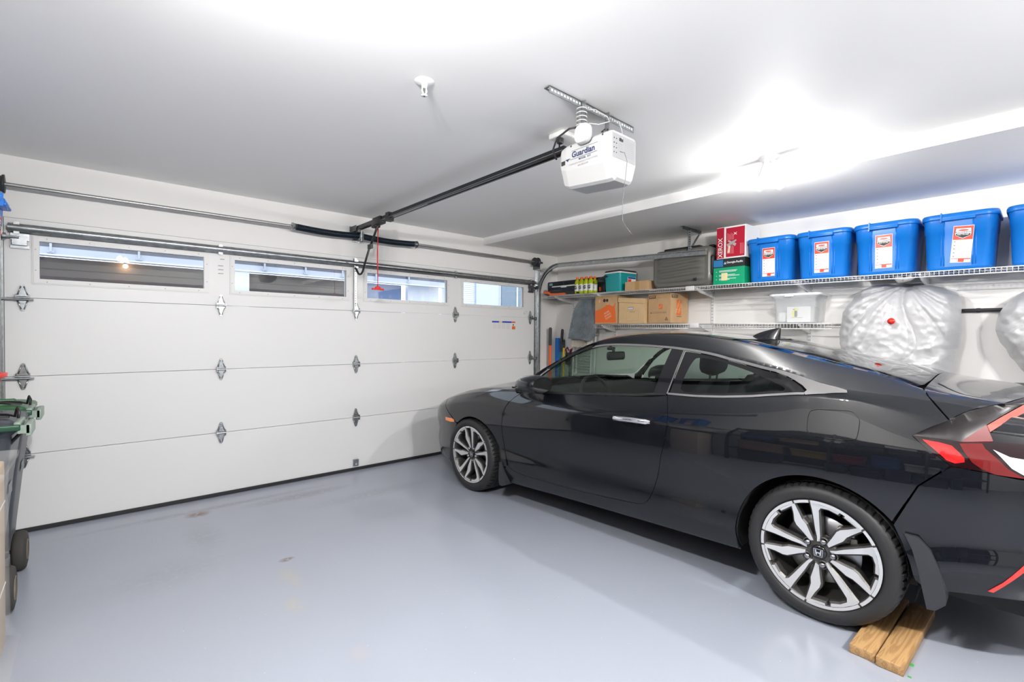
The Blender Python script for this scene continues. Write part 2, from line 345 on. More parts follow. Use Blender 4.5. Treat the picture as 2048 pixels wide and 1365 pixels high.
m = MB(); m.lathe([(.0, -.025), (.031, -.025), (.031, .0), (.036, .004), (.036, .018), (.0, .018)], 20, 'X', (3.02, SY, SH)); m.tube([(3.02, SY-.03, SH-.03), (3.0, SY-.03, SH-.05)], .004); m.build('winding_cone', galv_d, ts, world=True)
m = MB(); m.box(2.400, 2.406, SY-.04, -.002, SH-.05, SH+.05); m.box(2.37, 2.44, -.006, -.001, SH-.05, SH+.05); m.lathe([(.014, -.02), (.036, -.018), (.036, .018), (.014, .02)], 20, 'X', (2.412, SY, SH))
for q in range(10): m.tube([(2.412+.016*math.sin(q), SY-.034, SH-.045+q*.009), (2.42, SY-.038, SH-.04+q*.009)], .005)
m.build('centre_bracket', galv, ts, world=True)
for x, s in ((-.02, -1), (4.80, 1)):
    m = MB(); m.lathe([(.0, -.03), (.030, -.03), (.055, -.028), (.056, -.022), (.048, -.018), (.050, .022), (.058, .026), (.060, .036), (.0, .036)], 28, 'X', (x, SY, SH))
    m.build('cable_drum', mat('cast_drum_grey', (.05, .052, .058), .5, .4), ts, world=True)
m = MB(); m.box(4.845, 4.850, SY-.03, -.001, SH-.09, SH+.035); m.cyl((4.80, SY, SH), (4.92, SY, SH), .0135); m.lathe([(.013, 0), (.022, 0), (.022, .012), (.013, .012)], 16, 'X', (4.855, SY, SH)); m.build('end_bracket', galv_d, ts, world=True)

# ------------------------------------------------------------------ tracks
def track_section(m, pts, xside, w=.051, d=.022, side=1):
    """C channel swept along pts (y,z) at x; open side faces the door"""
    rings = []
    for i, (y, z) in enumerate(pts):
        a = pts[max(i-1, 0)]; b = pts[min(i+1, len(pts)-1)]; t = Vector((b[0]-a[0], b[1]-a[1])).normalized(); n = Vector((-t.y, t.x))
        sec = [(-d*side, w/2-.008), (-d*side, w/2), (0, w/2), (0, -w/2), (-d*side, -w/2), (-d*side, -w/2+.008)]
        rings.append([(xside+p, y+n.x*q, z+n.y*q) for p, q in sec])
    m.loft(rings, False, False, False, closed=False)
def track(side, X, label, cat='door track', extras=True):
    x = X; t = thing('door_track', label, cat, (x, -.06, 0))
    vert = [(-.062, .02+i*.3) for i in range(6)]+[(-.062, 1.84)]
    m = MB(); track_section(m, vert, x, side=side); m.build('vertical_track', galv, t, world=True, solid=.0025)
    arc = [(-.062, 1.84)]+[(-.062-.36*(1-math.cos(a)), 1.905+.36*math.sin(a)) for a in [PI/2*i/14*.975 for i in range(15)]]
    yz = arc[-1]; hor = [(yz[0]-(i+1)*.25*.98, yz[1]-.0365*.25*(i+1)) for i in range(8)]
    m = MB(); track_section(m, arc+[hor[0]], x, side=side); m.build('curved_track', galv, t, world=True, solid=.0025)
    m = MB(); track_section(m, hor, x, side=side); yy0, zz0 = hor[0]; yy, zz = hor[-1]
    m.prism([(yy0, zz0-.026), (yy, zz-.026), (yy, zz+.026), (yy0, zz0+.026)], x+side*.002, x+side*.004, 'X'); m.build('horizontal_track', galv, t, world=True, solid=.0025)
    m = MB()
    m.box(x+.0*side, x+side*.0035, -.085, -.004, .0, 2.24); m.box(x-side*.03, x+side*.004, -.0045, -.001, 0, 2.24)
    m.build('jamb_angle', galv, t, world=True)
    for z in (.5, 1.1, 1.42, 1.75): m = MB(); m.cyl((x-side*.008, -.062, z), (x+side*.006, -.062, z), .009, n=8); m.build('track_bolt', galv_d, t, world=True)
    m = MB(); m.prism([(-.08, 2.20), (-.30, 2.235), (-.30, 2.205), (-.08, 2.16)], x+side*.003, x+side*.006, 'X'); m.build('track_brace', galv, t, world=True)
    if extras:
        m = MB(); yh = -2.17; zt = zz+.0365*(yy-yh)*-1
        zt = hor[-1][1]+.0365*(yh-hor[-1][0])
        m.box(x+.006, x+.036, yh-.0015, yh+.0015, zt-.01, HS-.03); m.box(x+.006, x+.009, yh-.03, yh+.0015, zt-.01, HS-.03)
        m.k = 1
        for q in range(10): m.box(x+.017, x+.026, yh-.004, yh-.001, zt+.02+q*.023, zt+.030+q*.023); m.box(x+.004, x+.007, yh-.022, yh-.012, zt+.02+q*.023, zt+.030+q*.023)
        m.k = 0; m.cyl((x-.012, yh, zt), (x+.012, yh, zt), .009, n=8)
        m.build('hanger_angle', [galv, ink], t, world=True)
        m = MB(); m.box(x-.10, x+.27, yh-.002, yh+.03, HS-.004, HS); m.box(x-.10, x+.27, yh-.002, yh+.002, HS-.032, HS)
        m.k = 1
        for q in range(11): m.cyl((x-.08+q*.032, yh-.004, HS-.018), (x-.08+q*.032, yh-.001, HS-.018), .006, n=6)
        m.build('ceiling_angle', [galv_d, ink], t, world=True)
        m = MB(); m.tube([(x+.02, yh-.006, zt+.03), (x+.21, yh-.006, HS-.05), (x+.24, yh-.006, HS-.035)], .009, 4); m.cyl((x+.22, yh-.02, HS-.04), (x+.22, yh, HS-.04), .011, n=8); m.build('diagonal_brace', galv, t, world=True)
        m = MB(); m.box(x-.026, x-.0, hor[-1][0]-.004, hor[-1][0]+.0, zz-.028, zz+.028); m.build('track_end_cap', mat('yellowed_zinc', (.62, .57, .42), .4, .7), t, world=True)
    return t
track(1, 4.905, 'galvanised steel door track curving up beside the window row to the side wall')
track(-1, -.035, 'galvanised steel door track beside the left edge of the garage door', extras=False)

# ------------------------------------------------------------------ opener
RX = 2.392
op = thing('garage_door_opener', 'white ceiling mounted garage door opener with long black rail', 'garage door opener', (RX, -2.95, 2.25))
railm = mat('dark_anodised_rail', (.05, .052, .055), .3, .9)
def rz_(y): return 2.405+(y+.45)*.004
Ya, Yb = -.42, -2.82
m = MB()
sec = [(-.017, .017), (.017, .017), (.017, -.005), (.024, -.005), (.024, -.020), (.010, -.020), (.010, -.016), (-.010, -.016), (-.010, -.020), (-.024, -.020), (-.024, -.005), (-.017, -.005)]
m.loft([[(RX+a, y, rz_(y)+b) for a, b in sec] for y in (-.09, Yb)], smooth=False)
m.k = 1; m.box(RX-.0245, RX+.0245, Yb, -.5, rz_(0)-.0215, rz_(0)-.019); m.k = 0
m.build('rail', [railm, mat('rail_edge_bright', (.5, .5, .5), .35, .9)], op, world=True)
m = MB(); m.box(RX-.05, RX+.05, -.004, 0, 2.375, 2.43); m.box(RX-.03, RX-.027, -.11, 0, 2.375, 2.43); m.box(RX+.027, RX+.03, -.11, 0, 2.375, 2.43); m.box(RX-.02, RX+.02, -.13, -.08, 2.36, 2.39); m.build('header_bracket', galv_d, op, world=True)
m = MB(); m.rbox(RX-.032, RX+.032, -.62, -.47, 2.365, 2.43, .006); m.rbox(RX-.028, RX+.028, -.52, -.44, 2.345, 2.395, .006); m.build('trolley', blk, op, world=True)
m = MB(); m.box(RX-.026, RX+.026, -.78, -.72, 2.36, 2.435); m.build('rail_joiner', blk, op, world=True)
m = MB(); m.tube([(RX, -.52, 2.36), (RX+.004, -.36, 2.20)], .011, 6); m.box(RX-.012, RX+.012, -.40, -.33, 2.17, 2.21)
pts = [(RX, -.38, 2.24), (RX, -.30, 2.13), (RX, -.22, 2.06)]+[(RX, -.20+.10*math.sin(a)-.0, 2.02-.07*(1-math.cos(a))*.0-.075*math.sin(a*1.0)*.7) for a in (.3, .8, 1.2, 1.57)]+[(RX, -.03, 1.985), (RX, -.012, 2.02)]
m.tube([(RX, -.36, 2.20), (RX, -.235, 2.03), (RX, -.20, 1.975), (RX, -.165, 1.952), (RX, -.125, 1.95), (RX, -.09, 1.965), (RX, -.045, 2.01), (RX, -.02, 2.025)], .0105, 6)
m.build('door_arm', mat('dark_arm_steel', (.06, .065, .065), .4, .8), op, world=True)
m = MB(); m.tube([(RX+.01, -.50, 2.35), (RX+.012, -.50, 1.80)], .0032, 6); m.tube([(RX+.016, -.50, 2.35), (RX+.004, -.50, 2.10), (RX+.012, -.50, 1.82)], .0028, 6); m.build('release_cord', red_m, op, world=True)
m = MB(); m.rbox(RX-.045, RX+.07, -.513, -.487, 1.775, 1.79, .005); m.rbox(RX-.012, RX+.036, -.515, -.485, 1.785, 1.806, .006); m.tube([(RX+.012, -.5, 1.80), (RX+.012, -.5, 1.82)], .008); m.build('release_handle', red_m, op, world=True)
wp = mat('opener_white_plastic', (.50, .50, .495), .35)
def oprof(y):   # half section (x offset, z) of the powerhead housing at depth y
    return None
X0, X1, Z1 = 2.275, 2.485, 2.352
def osec(y, ins, zt, zb):
    a, b = X0+ins, X1-ins; c = .045
    return [(b-.012, y, zt), (b, y, zt-.012), (b, y, zb+.085), (b-c*.6, y, zb+.01), (b-c, y, zb), (a+c, y, zb), (a+c*.6, y, zb+.01), (a, y, zb+.085), (a, y, zt-.012), (a+.012, y, zt)]
m = MB(); m.loft([osec(-2.868, .035, 2.300, 2.195), osec(-2.875, .018, 2.325, 2.172), osec(-2.895, .005, 2.345, 2.152), osec(-2.93, 0, Z1, 2.138), osec(-3.17, 0, Z1, 2.120), osec(-3.20, .004, Z1, 2.122), osec(-3.212, .008, Z1-.002, 2.135)], smooth=False)
m.k = 1; m.box(X0+.012, X1-.012, -3.2135, -3.21, 2.225, 2.34)
m.build('housing', [wp, mat('opener_grey_plate', (.37, .37, .38), .4)], op, world=True, bevel=.004)
m = MB(); m.T = TM((X0-.0012, -3.045, 2.290), (0, -1, 0), (0, 0, 1)); I = Matrix.Identity(4)
m.text('Guardian', .040, I, .0012); m.box(-.115, -.085, -.016, -.0125, 0, .0006); m.prism([(-.110, -.016), (-.092, -.016), (-.101, -.026)], 0, .0006)
m.box(-.085, .088, -.021, -.0195, 0, .0006); m.box(-.075, .092, .0205, .0215, 0, .0006)
m.text('MODEL  615', .014, Matrix.Translation((.01, -.030, 0)), .0003)
m.k = 1; m.text('COMPLETE GARAGE DOOR SYSTEMS', .011, Matrix.Translation((0, -.046, 0))); m.text('604 592-6199', .012, Matrix.Translation((.0, -.061, 0)), .0002)
m.build('lettering', [mat('navy_print', (.02, .03, .10), .5), mat('grey_print', (.25, .25, .27), .5)], op, world=True)
m = MB(); m.k = 0
for y in (-2.965, -3.165): m = MB(); m.cyl((X0-.001, y, 2.338), (X0+.002, y, 2.338), .005, n=8); m.build('screw', ink, op, world=True)
m = MB(); m.box(X0-.001, X0+.01, -2.90, -2.925, 2.255, 2.275); m.build('side_slot', ink, op, world=True); m = MB()
yy = -3.2145
for i in range(4):
    for j in range(2): m.cyl((2.300+j*.018, yy, 2.315-i*.022), (2.300+j*.018, yy+.002, 2.315-i*.022), .003, n=8)
m.build('button_holes', ink, op, world=True)
m = MB(); m.box(2.34, 2.37, yy, yy+.003, 2.31, 2.325); m.build('terminal_block', ink, op, world=True)
m = MB()
for i in range(9): m.box(2.385, 2.455, yy, yy+.002, 2.32-i*.009, 2.322-i*.009)
for i in range(5): m.box(2.335, 2.365, yy, yy+.002, 2.295-i*.009, 2.297-i*.009)
m.build('print_lines', mat('fine_print', (.4, .4, .42), .5), op, world=True)
m = MB(); L = .70
m.box(2.045, 2.715, -3.034, -3.031, H-.036, H-.004); m.box(2.045, 2.715, -3.034, -2.998, H-.007, H-.004); m.k = 1
for i in range(30): m.box(2.056+i*.0218, 2.068+i*.0218, -3.0352, -3.033, H-.026, H-.015); m.box(2.056+i*.0218, 2.066+i*.0218, -3.022, -3.012, H-.0085, H-.0065)
m.k = 0
m.build('ceiling_angle', [galv, mat('hole_grey', (.62, .62, .62), .6)], op, world=True)
for x in (2.285, 2.475):
    m = MB(); m.box(x-.015, x+.015, -3.036, -3.034, 2.34, H-.006); m.box(x-.015, x-.012, -3.06, -3.034, 2.34, H-.006)
    m.build('hanger_strap', galv, op, world=True)
m = MB()
for i in range(5): m.lathe([(.024, -.0025), (.0275, 0), (.024, .0025), (.021, 0)], 16, 'Z', (2.272, -3.036, 2.50-i*.020))
m.tube([(2.29, -3.04, 2.50), (2.35, -3.06, 2.515), (2.33, -3.10, 2.48), (2.34, -3.14, 2.45), (2.32, -3.17, 2.41), (2.29, -3.13, 2.40), (2.262, -3.09, 2.41)], .0022, 6)
m.tube([(2.45, -3.05, 2.50), (2.44, -3.09, 2.47), (2.41, -3.16, 2.44), (2.38, -3.20, 2.37), (2.36, -3.216, 2.32)], .0018, 6)
m.build('white_wire', mat('white_wire', (.6, .6, .6), .4), op, world=True)
m = MB(); m.tube([(2.47, -2.70, 2.50), (2.47, -2.70, 2.455), (2.42, -2.74, 2.41), (2.38, -2.80, 2.39), (2.34, -2.86, 2.36), (2.31, -2.92, 2.36)], .0048, 8)
m.tube([(2.275, -3.02, 2.42), (2.255, -2.97, 2.42), (2.24, -2.90, 2.39), (2.25, -2.86, 2.34), (2.28, -2.86, 2.30)], .005, 8)
m.tube([(2.45, -3.04, 2.45), (2.40, -3.06, 2.42), (2.47, -3.07, 2.40), (2.42, -3.08, 2.43)], .005, 8)
m.build('power_cord', blk, op, world=True)
m = MB(); m.tube([(2.345, -3.215, 2.26), (2.352, -3.235, 2.25), (2.36, -3.245, 2.21), (2.36, -3.235, 2.12), (2.354, -3.225, 2.02), (2.357, -3.225, 1.93), (2.375, -3.235, 1.90), (2.40, -3.25, 1.865)], .0013, 5); m.build('antenna_wire', mat('grey_wire', (.12, .12, .12), .5), op, world=True)

# wireless hub stuck to the opener
hub = thing('wireless_hub', 'small rounded white hub with a round button stuck to the ceiling opener', 'hub', (2.255, -3.065, 2.365))
m = MB()
def hubring(x, s):
    return [(x, -3.065+s*p[0], 2.365+s*p[1]) for p in [(a[0], a[1]) for a in rrect(.092, .092, .034, 0, 8)]]
m.loft([hubring(2.268, .88), hubring(2.262, 1), hubring(2.240, 1), hubring(2.235, .93)])
m.build('hub_case', mat('hub_white', (.56, .56, .55), .3), hub, world=True)
m = MB(); m.cyl((2.2345, -3.065, 2.365), (2.236, -3.065, 2.365), .010, n=20); m.build('hub_button', mat('hub_grey', (.7, .7, .7), .3), hub, world=True)

# ceiling outlet box with plug
oc = thing('ceiling_outlet', 'white ceiling power outlet with black plug behind the opener', 'outlet', (2.52, -2.70, H))
m = MB(); m.rbox(2.44, 2.60, -2.76, -2.64, H-.03, H-.0005, .008); m.build('cover', trimw, oc, world=True)
m = MB(); m.rbox(2.455, 2.487, -2.72, -2.69, H-.065, H-.03, .006); m.build('plug', blk, oc, world=True)

# sprinkler
sp = thing('sprinkler_head', 'white fire sprinkler head on the ceiling left of the opener', 'sprinkler', (1.60, -2.665, H))
m = MB(); m.lathe([(0, H-.012), (.020, H-.012), (.030, H-.010), (.042, H-.004), (.045, H)], 28, 'Z', (1.60, -2.665, 0)); m.build('escutcheon', trimw, sp, world=True)
m = MB(); m.lathe([(.0, H-.030), (.013, H-.028), (.014, H-.012)], 16, 'Z', (1.60, -2.665, 0)); m.tube([(1.590, -2.665, H-.026), (1.588, -2.665, H-.045), (1.598, -2.665, H-.062)], .0035, 6); m.tube([(1.610, -2.665, H-.026), (1.612, -2.665, H-.045), (1.602, -2.665, H-.062)], .0035, 6)
m.lathe([(0, H-.066), (.015, H-.065), (.015, H-.063), (0, H-.060)], 14, 'Z', (1.60, -2.665, 0)); m.build('sprinkler_frame', mat('sprinkler_white', (.85, .85, .85), .3), sp, world=True)
m = MB(); m.cyl((1.60, -2.665, H-.069), (1.60, -2.665, H-.066), .005, n=10); m.cyl((1.60, -2.665, H-.055), (1.60, -2.665, H-.030), .0018, n=6); m.build('glass_bulb', galv_d, sp, world=True)

# twin-bulb ceiling fixtures; those behind the camera are added, unseen fill light
for k, (lab, ii) in enumerate((('added unseen twin bulb fill light behind the camera on the left', (4, 5)), ('added unseen twin bulb fill light behind the camera on the right', (6, 7)), ('bare twin bulb ceiling light beside the boxed-down ceiling edge above the car', (0, 1)), ('bare twin bulb ceiling light over the empty half of the garage', (2, 3)))):
    ps = [Vector(BULBS[i]) for i in ii]; c = sum(ps, Vector())/2
    t = thing('ceiling_light', lab, 'ceiling light', (c.x, c.y, H))
    m = MB(); m.lathe([(0, H-.03), (.045, H-.028), (.06, H-.01), (.062, H-.0005)], 28, 'Z', (c.x, c.y, 0))
    for p in ps: m.cyl((c.x+(p.x-c.x)*.3, c.y+(p.y-c.y)*.3, H-.025), (p.x, p.y, p.z+.045), .017, .016, 14)
    m.build('fixture_base', trimw, t, world=True)
    for i, p in zip(ii, ps):
        r = .026 if i == 0 else .032
        m = MB(); m.sphere(p, r, 12, (1, 1, 1.15)); o = m.build('bulb', [mat('bulb_face_%d' % i, (1, 1, 1), .5, emit=(1, .985, .965), es=BULB_STRENGTH[i]), mat('bulb_side_%d' % i, (1, 1, 1), .5, emit=(1, .985, .965), es=BULB_STRENGTH[i]*((.03, .03, .16, .16)[i] if i < 4 else .4)), mat('bulb_collar_%d' % i, (1, 1, 1), .5, emit=(1, .985, .965), es=12)], t, world=True)
        for f in o.data.polygons: f.material_index = 0 if f.normal.z < (-.12 if i < 2 else .07) else (1 if f.normal.z < .2 else 2)       # flood bulbs: most of the light leaves downwards
# ------------------------------------------------------------------ the car: one lofted surface, cut into panels
def pchip(xs, ys):
    o = sorted(zip(xs, ys)); x = np.array([a for a, _ in o], float); y = np.array([b for _, b in o], float)
    h = np.diff(x); d = np.diff(y)/h; n = len(x); s = np.zeros(n)
    for i in range(1, n-1):
        if d[i-1]*d[i] > 0:
            w1 = 2*h[i]+h[i-1]; w2 = h[i]+2*h[i-1]; s[i] = (w1+w2)/(w1/d[i-1]+w2/d[i])
    s[0] = d[0]; s[-1] = d[-1]
    def f(q):
        q = min(max(q, x[0]), x[-1]); i = min(max(int(np.searchsorted(x, q))-1, 0), n-2); t = (q-x[i])/h[i]
        return ((1+2*t)*(1-t)**2)*y[i]+t*(1-t)**2*h[i]*s[i]+t*t*(3-2*t)*y[i+1]+t*t*(t-1)*h[i]*s[i+1]
    return f
def K(*p): return pchip(p[0::2], p[1::2])
Wf = K(-.96, .60, -.90, .70, -.80, .79, -.65, .845, -.45, .88, -.2, .895, 0, .90, .5, .90, 1, .893, 2, .888, 2.6, .893, 2.9, .885, 3.1, .85, 3.25, .80, 3.38, .71, 3.48, .55, 3.55, .35)
lz = [K(-.96, .36, -.5, .34, -.35, .24, .37, .23, 2.2, .20, 3.55, .24),
      K(-.96, .37, -.65, .335, -.44, .30, -.30, .235, .37, .222, .87, .211, 1.64, .192, 2.2, .175, 3.0, .19, 3.55, .22),
      K(-.96, .46, -.5, .42, -.3, .34, .37, .325, 2.2, .30, 3.0, .32, 3.55, .34),
      K(-.96, .60, -.3, .50, .37, .47, 2.2, .46, 3.0, .47, 3.55, .45),
      K(-.96, .72, -.3, .68, 0, .69, .37, .65, 2.2, .64, 2.6, .665, 3.0, .61, 3.55, .54),
      K(-.96, .86, -.6, .86, -.3, .86, 0, .85, .5, .835, 1.2, .825, 2.0, .80, 2.6, .79, 3.0, .73, 3.3, .665, 3.55, .61),
      K(-.96, .97, -.6, .985, -.45, .998, -.3, 1.022, -.2, 1.042, -.1, 1.056, .06, 1.052, .18, 1.036, .45, 1.01, .76, .99, 1.47, .946, 1.78, .93, 2.05, .918, 2.3, .90, 2.6, .868, 3.0, .79, 3.15, .75, 3.3, .705, 3.55, .64),
      K(-.96, 1.00, -.6, 1.03, -.45, 1.055, -.3, 1.075, -.2, 1.083, -.106, 1.092, .002, 1.118, .132, 1.156, .202, 1.172, .351, 1.200, .472, 1.224, .61, 1.253, .768, 1.274, .917, 1.287, 1.086, 1.296, 1.27, 1.300, 1.46, 1.287, 1.637, 1.231, 1.78, 1.151, 1.866, 1.084, 1.98, .985, 2.06, .930, 2.3, .925, 2.6, .898, 3.0, .815, 3.15, .77, 3.3, .72, 3.55, .65),
      K(-.96, 1.01, -.8, 1.035, -.52, 1.073, -.36, 1.10, -.235, 1.141, .067, 1.211, .248, 1.257, .419, 1.301, .562, 1.327, .717, 1.347, .885, 1.358, 1.063, 1.359, 1.283, 1.345, 1.479, 1.308, 1.646, 1.240, 1.784, 1.160, 1.942, 1.060, 2.06, .975, 2.25, .948, 2.6, .915, 3.0, .838, 3.15, .795, 3.3, .742, 3.55, .655),
      None,
      K(-.96, 1.03, -.8, 1.055, -.5, 1.09, -.4, 1.12, -.2, 1.178, 0, 1.228, .2, 1.275, .43, 1.318, .62, 1.346, .91, 1.378, 1.17, 1.387, 1.4, 1.380, 1.6, 1.345, 1.8, 1.272, 2.0, 1.172, 2.2, 1.055, 2.34, .972, 2.5, .960, 2.8, .915, 3.0, .872, 3.2, .81, 3.3, .775, 3.42, .72, 3.55, .66)]
w7 = K(-.96, .56, -.6, .74, -.3, .772, -.2, .788, -.106, .800, .002, .792, .132, .766, .202, .752, .351, .718, .472, .692, .61, .665, .768, .643, .917, .628, 1.086, .615, 1.27, .603, 1.46, .604, 1.637, .636, 1.78, .692, 1.866, .740, 1.98, .795, 2.06, .815, 2.3, .79, 2.6, .775, 3.0, .745, 3.25, .69, 3.4, .60, 3.55, .28)
w8 = K(-.96, .50, -.8, .62, -.52, .675, -.36, .650, -.235, .60, .067, .562, .248, .552, .419, .548, .562, .548, .885, .55, 1.063, .556, 1.283, .574, 1.479, .605, 1.646, .645, 1.784, .700, 1.942, .768, 2.06, .785, 2.25, .60, 2.6, .58, 3.0, .54, 3.25, .48, 3.4, .40, 3.55, .2)
def ctrl(y):
    Wd = Wf(y); P = [(.80*Wd, lz[0](y)), (.945*Wd, lz[1](y)), (.988*Wd, lz[2](y)), (.978*Wd, lz[3](y)), (1.0*Wd, lz[4](y)), (.992*Wd, lz[5](y))]
    P.append((min(.935*Wd, Wd), lz[6](y))); P.append((w7(y), lz[7](y))); a, z8, z10 = w8(y), lz[8](y), lz[10](y); P.append((a, z8)); P.append((a*.55, z10-.27*(z10-z8))); P.append((0, z10))
    P.append((-a*.55, P[9][1]))
    return np.array(P)
CRE = [.0, .15, .7, .8, .9, .55, .35, .35, .75, 1, 1]
_cc = {}
def sect(y, t):
    k = round(y, 5)
    if k not in _cc:
        P = ctrl(y); T = np.zeros_like(P)
        for i in range(1, 11):
            d = P[i+1]-P[i-1]; l = np.linalg.norm(d); a = np.linalg.norm(P[i+1]-P[i]); b = np.linalg.norm(P[i]-P[i-1]); T[i] = d/l*min(a, b)*CRE[i] if l > 0 else 0
            T[i] = d/l
        _cc[k] = (P, T)
    P, T = _cc[k]; i = min(max(int(math.floor(t)), 0), 9); s = t-i; L = np.linalg.norm(P[i+1]-P[i]); c0, c1 = CRE[i], CRE[min(i+1, 10)]
    ch = (P[i+1]-P[i])/max(L, 1e-6)
    t0 = (T[i]*c0+ch*(1-c0))*L if i > 0 else ch*L; t1 = (T[i+1]*c1+ch*(1-c1))*L
    h = ((1+2*s)*(1-s)**2)*P[i]+s*(1-s)**2*t0+s*s*(3-2*s)*P[i+1]+s*s*(s-1)*t1
    return h
def surf(y, t, side=-1, off=0.0):
    w, z = sect(y, t); n = None
    p = Vector((side*w, y, z))
    if off: p += surfn(y, t, side)*off
    return p
def surfn(y, t, side=-1):
    e = .012; et = .03
    a = sect(min(y+e, 3.549), t); b = sect(max(y-e, -.959), t); du = Vector((side*(a[0]-b[0]), min(y+e, 3.549)-max(y-e, -.959), a[1]-b[1]))
    t1, t0 = min(t+et, 10), max(t-et, 0.02); a = sect(y, t1); b = sect(y, t0); dv = Vector((side*(a[0]-b[0]), 0, a[1]-b[1]))
    n = du.cross(dv)
    if n.length < 1e-9: return Vector((0, 0, 1))
    n.normalize(); ref = Vector((side, 0, .15)) if t < 7 else Vector((side*.3, 0, 1))
    return n if n.dot(ref) > 0 else -n
_tz = {}
def tz(y, z, lo=1.0, hi=8.0):
    ts = np.linspace(lo, hi, 141); k = round(y, 3)
    if k not in _tz: _tz[k] = np.maximum.accumulate(np.array([sect(k, t)[1] for t in ts]))
    return float(np.interp(z, _tz[k]+np.arange(141)*1e-7, ts))
def dens(poly, step=.03, closed=True):
    out = []; n = len(poly)
    for i in range(n if closed else n-1):
        a, b = poly[i], poly[(i+1) % n]; k = max(1, int(math.ceil(math.hypot(a[0]-b[0], (a[1]-b[1]))/step)))
        out += [(a[0]+(b[0]-a[0])*j/k, a[1]+(b[1]-a[1])*j/k) for j in range(k)]
    if not closed: out.append(poly[-1])
    return out
def crom(poly, n=6):
    """smooth open polyline"""
    P = [poly[0]]+list(poly)+[poly[-1]]; out = []
    for i in range(1, len(P)-2):
        a, b, c, d = [np.array(q, float) for q in P[i-1:i+3]]
        for j in range(n):
            s = j/n; out.append(tuple(.5*((2*b)+(-a+c)*s+(2*a-5*b+4*c-d)*s*s+(-a+3*b-3*c+d)*s**3)))
    out.append(tuple(poly[-1])); return out
def area(p): return sum(p[i][0]*p[(i+1) % len(p)][1]-p[(i+1) % len(p)][0]*p[i][1] for i in range(len(p)))/2
def inset(poly, d):
    s = 1 if area(poly) > 0 else -1; n = len(poly); out = []
    for i in range(n):
        a, b, c = Vector(poly[i-1]), Vector(poly[i]), Vector(poly[(i+1) % n]); u = (b-a); v = (c-b)
        if u.length < 1e-7 or v.length < 1e-7: out.append(tuple(b)); continue
        u.normalize(); v.normalize(); nn = Vector((-u.y, u.x))+Vector((-v.y, v.x))
        if nn.length < .3: nn = Vector((-u.y, u.x))
        nn.normalize(); k = max(.5, nn.dot(Vector((-u.y, u.x)))); q = b+nn*s*d/k; out.append((q.x, q.y))
    return out
def pip(x, y, poly):
    c = False; n = len(poly); j = n-1
    for i in range(n):
        if (poly[i][1] > y) != (poly[j][1] > y) and x < (poly[j][0]-poly[i][0])*(y-poly[i][1])/(poly[j][1]-poly[i][1]+1e-12)+poly[i][0]: c = not c
        j = i
    return c
def triang(polyT, holesT=(), dy=.035, dt=.12, k=9.):
    """CDT in the (y, t/k) plane"""
    loops = [polyT]+list(holesT); vs = []; es = []; b = []
    for lp in loops:
        o = len(vs); vs += [Vector((p[0], p[1]/k)) for p in lp]; n = len(lp); es += [(o+i, o+(i+1) % n) for i in range(n)]
    L = [[(p[0], p[1]/k) for p in lp] for lp in loops]
    ys = [p[0] for p in polyT]; ts = [p[1] for p in polyT]; nb = len(vs); B = np.array([[v.x, v.y] for v in vs])
    for i in range(int((max(ys)-min(ys))/dy)+1):
        for j in range(int((max(ts)-min(ts))/dt)+1):
            y = min(ys)+i*dy+.003; t = (min(ts)+j*dt+.01)/k
            if pip(y, t, L[0]) and not any(pip(y, t, h) for h in L[1:]) and np.min((B[:, 0]-y)**2+(B[:, 1]-t)**2) > (.007)**2: vs.append(Vector((y, t)))
    r = delaunay_2d_cdt(vs, es, [], 0, 1e-7); V, F = r[0], r[2]; out = []
    for f in F:
        cx = sum(V[i].x for i in f)/3; cy = sum(V[i].y for i in f)/3
        if pip(cx, cy, L[0]) and not any(pip(cx, cy, h) for h in L[1:]): out.append(tuple(f))
    return [(v.x, v.y*k) for v in V], out
def panel(name, polyT, mats, parent, sides=(-1, 1), holesT=(), off=0.0, lip=.014, dy=.035, dt=.12, merge=False, label=None, thick=0, ripple=None, extra=None):
    V, F = triang(polyT, holesT, dy, dt)
    objs = []; acc = None
    for sd in sides:
        vs = [surf(y, t, sd, off) for y, t in V]; ns = [surfn(y, t, sd) for y, t in V]
        if extra: vs = [extra(v, n, yt) for v, n, yt in zip(vs, ns, V)]
        fs = []
        for f in F:
            a, b, c = [vs[i] for i in f]; g = (b-a).cross(c-a); fs.append(f if g.dot(ns[f[0]]) > 0 else f[::-1])
        nv = list(vs); nn = list(ns); nf = list(fs)
        if lip:
            ec = {}
            for f in fs:
                for i in range(3):
                    a, b = f[i], f[(i+1) % 3]; ec[(a, b)] = 1
            bd = [e for e in ec if (e[1], e[0]) not in ec and not (merge and V[e[0]][1] > 9.98 and V[e[1]][1] > 9.98)]
            for a, b in bd:
                o = len(nv); q = (vs[b]-vs[a]).cross(ns[a]); q = q.normalized() if q.length > 0 else ns[a]
                nv += [vs[a], vs[b], vs[b]-ns[b]*lip, vs[a]-ns[a]*lip]; nn += [q]*4; nf.append((o+1, o, o+3, o+2))
        if merge and acc: o = len(acc[0]); acc = (acc[0]+nv, acc[1]+nn, acc[2]+[tuple(i+o for i in f) for f in nf])
        else: acc = (nv, nn, nf)
        if merge and sd != sides[-1]: continue
        me = bpy.data.meshes.new(name); me.from_pydata([tuple(v) for v in acc[0]], [], acc[2]); me.materials.append(mats)
        me.polygons.foreach_set('use_smooth', [True]*len(me.polygons)); me.update(); me.normals_split_custom_set_from_vertices([tuple(n) for n in acc[1]])
        o = bpy.data.objects.new(name, me); COL.objects.link(o); o.parent = parent
        if label: o['label'] = label
        if thick: md = o.modifiers.new('s', 'SOLIDIFY'); md.thickness = thick; md.offset = -1
        objs.append(o)
    return objs
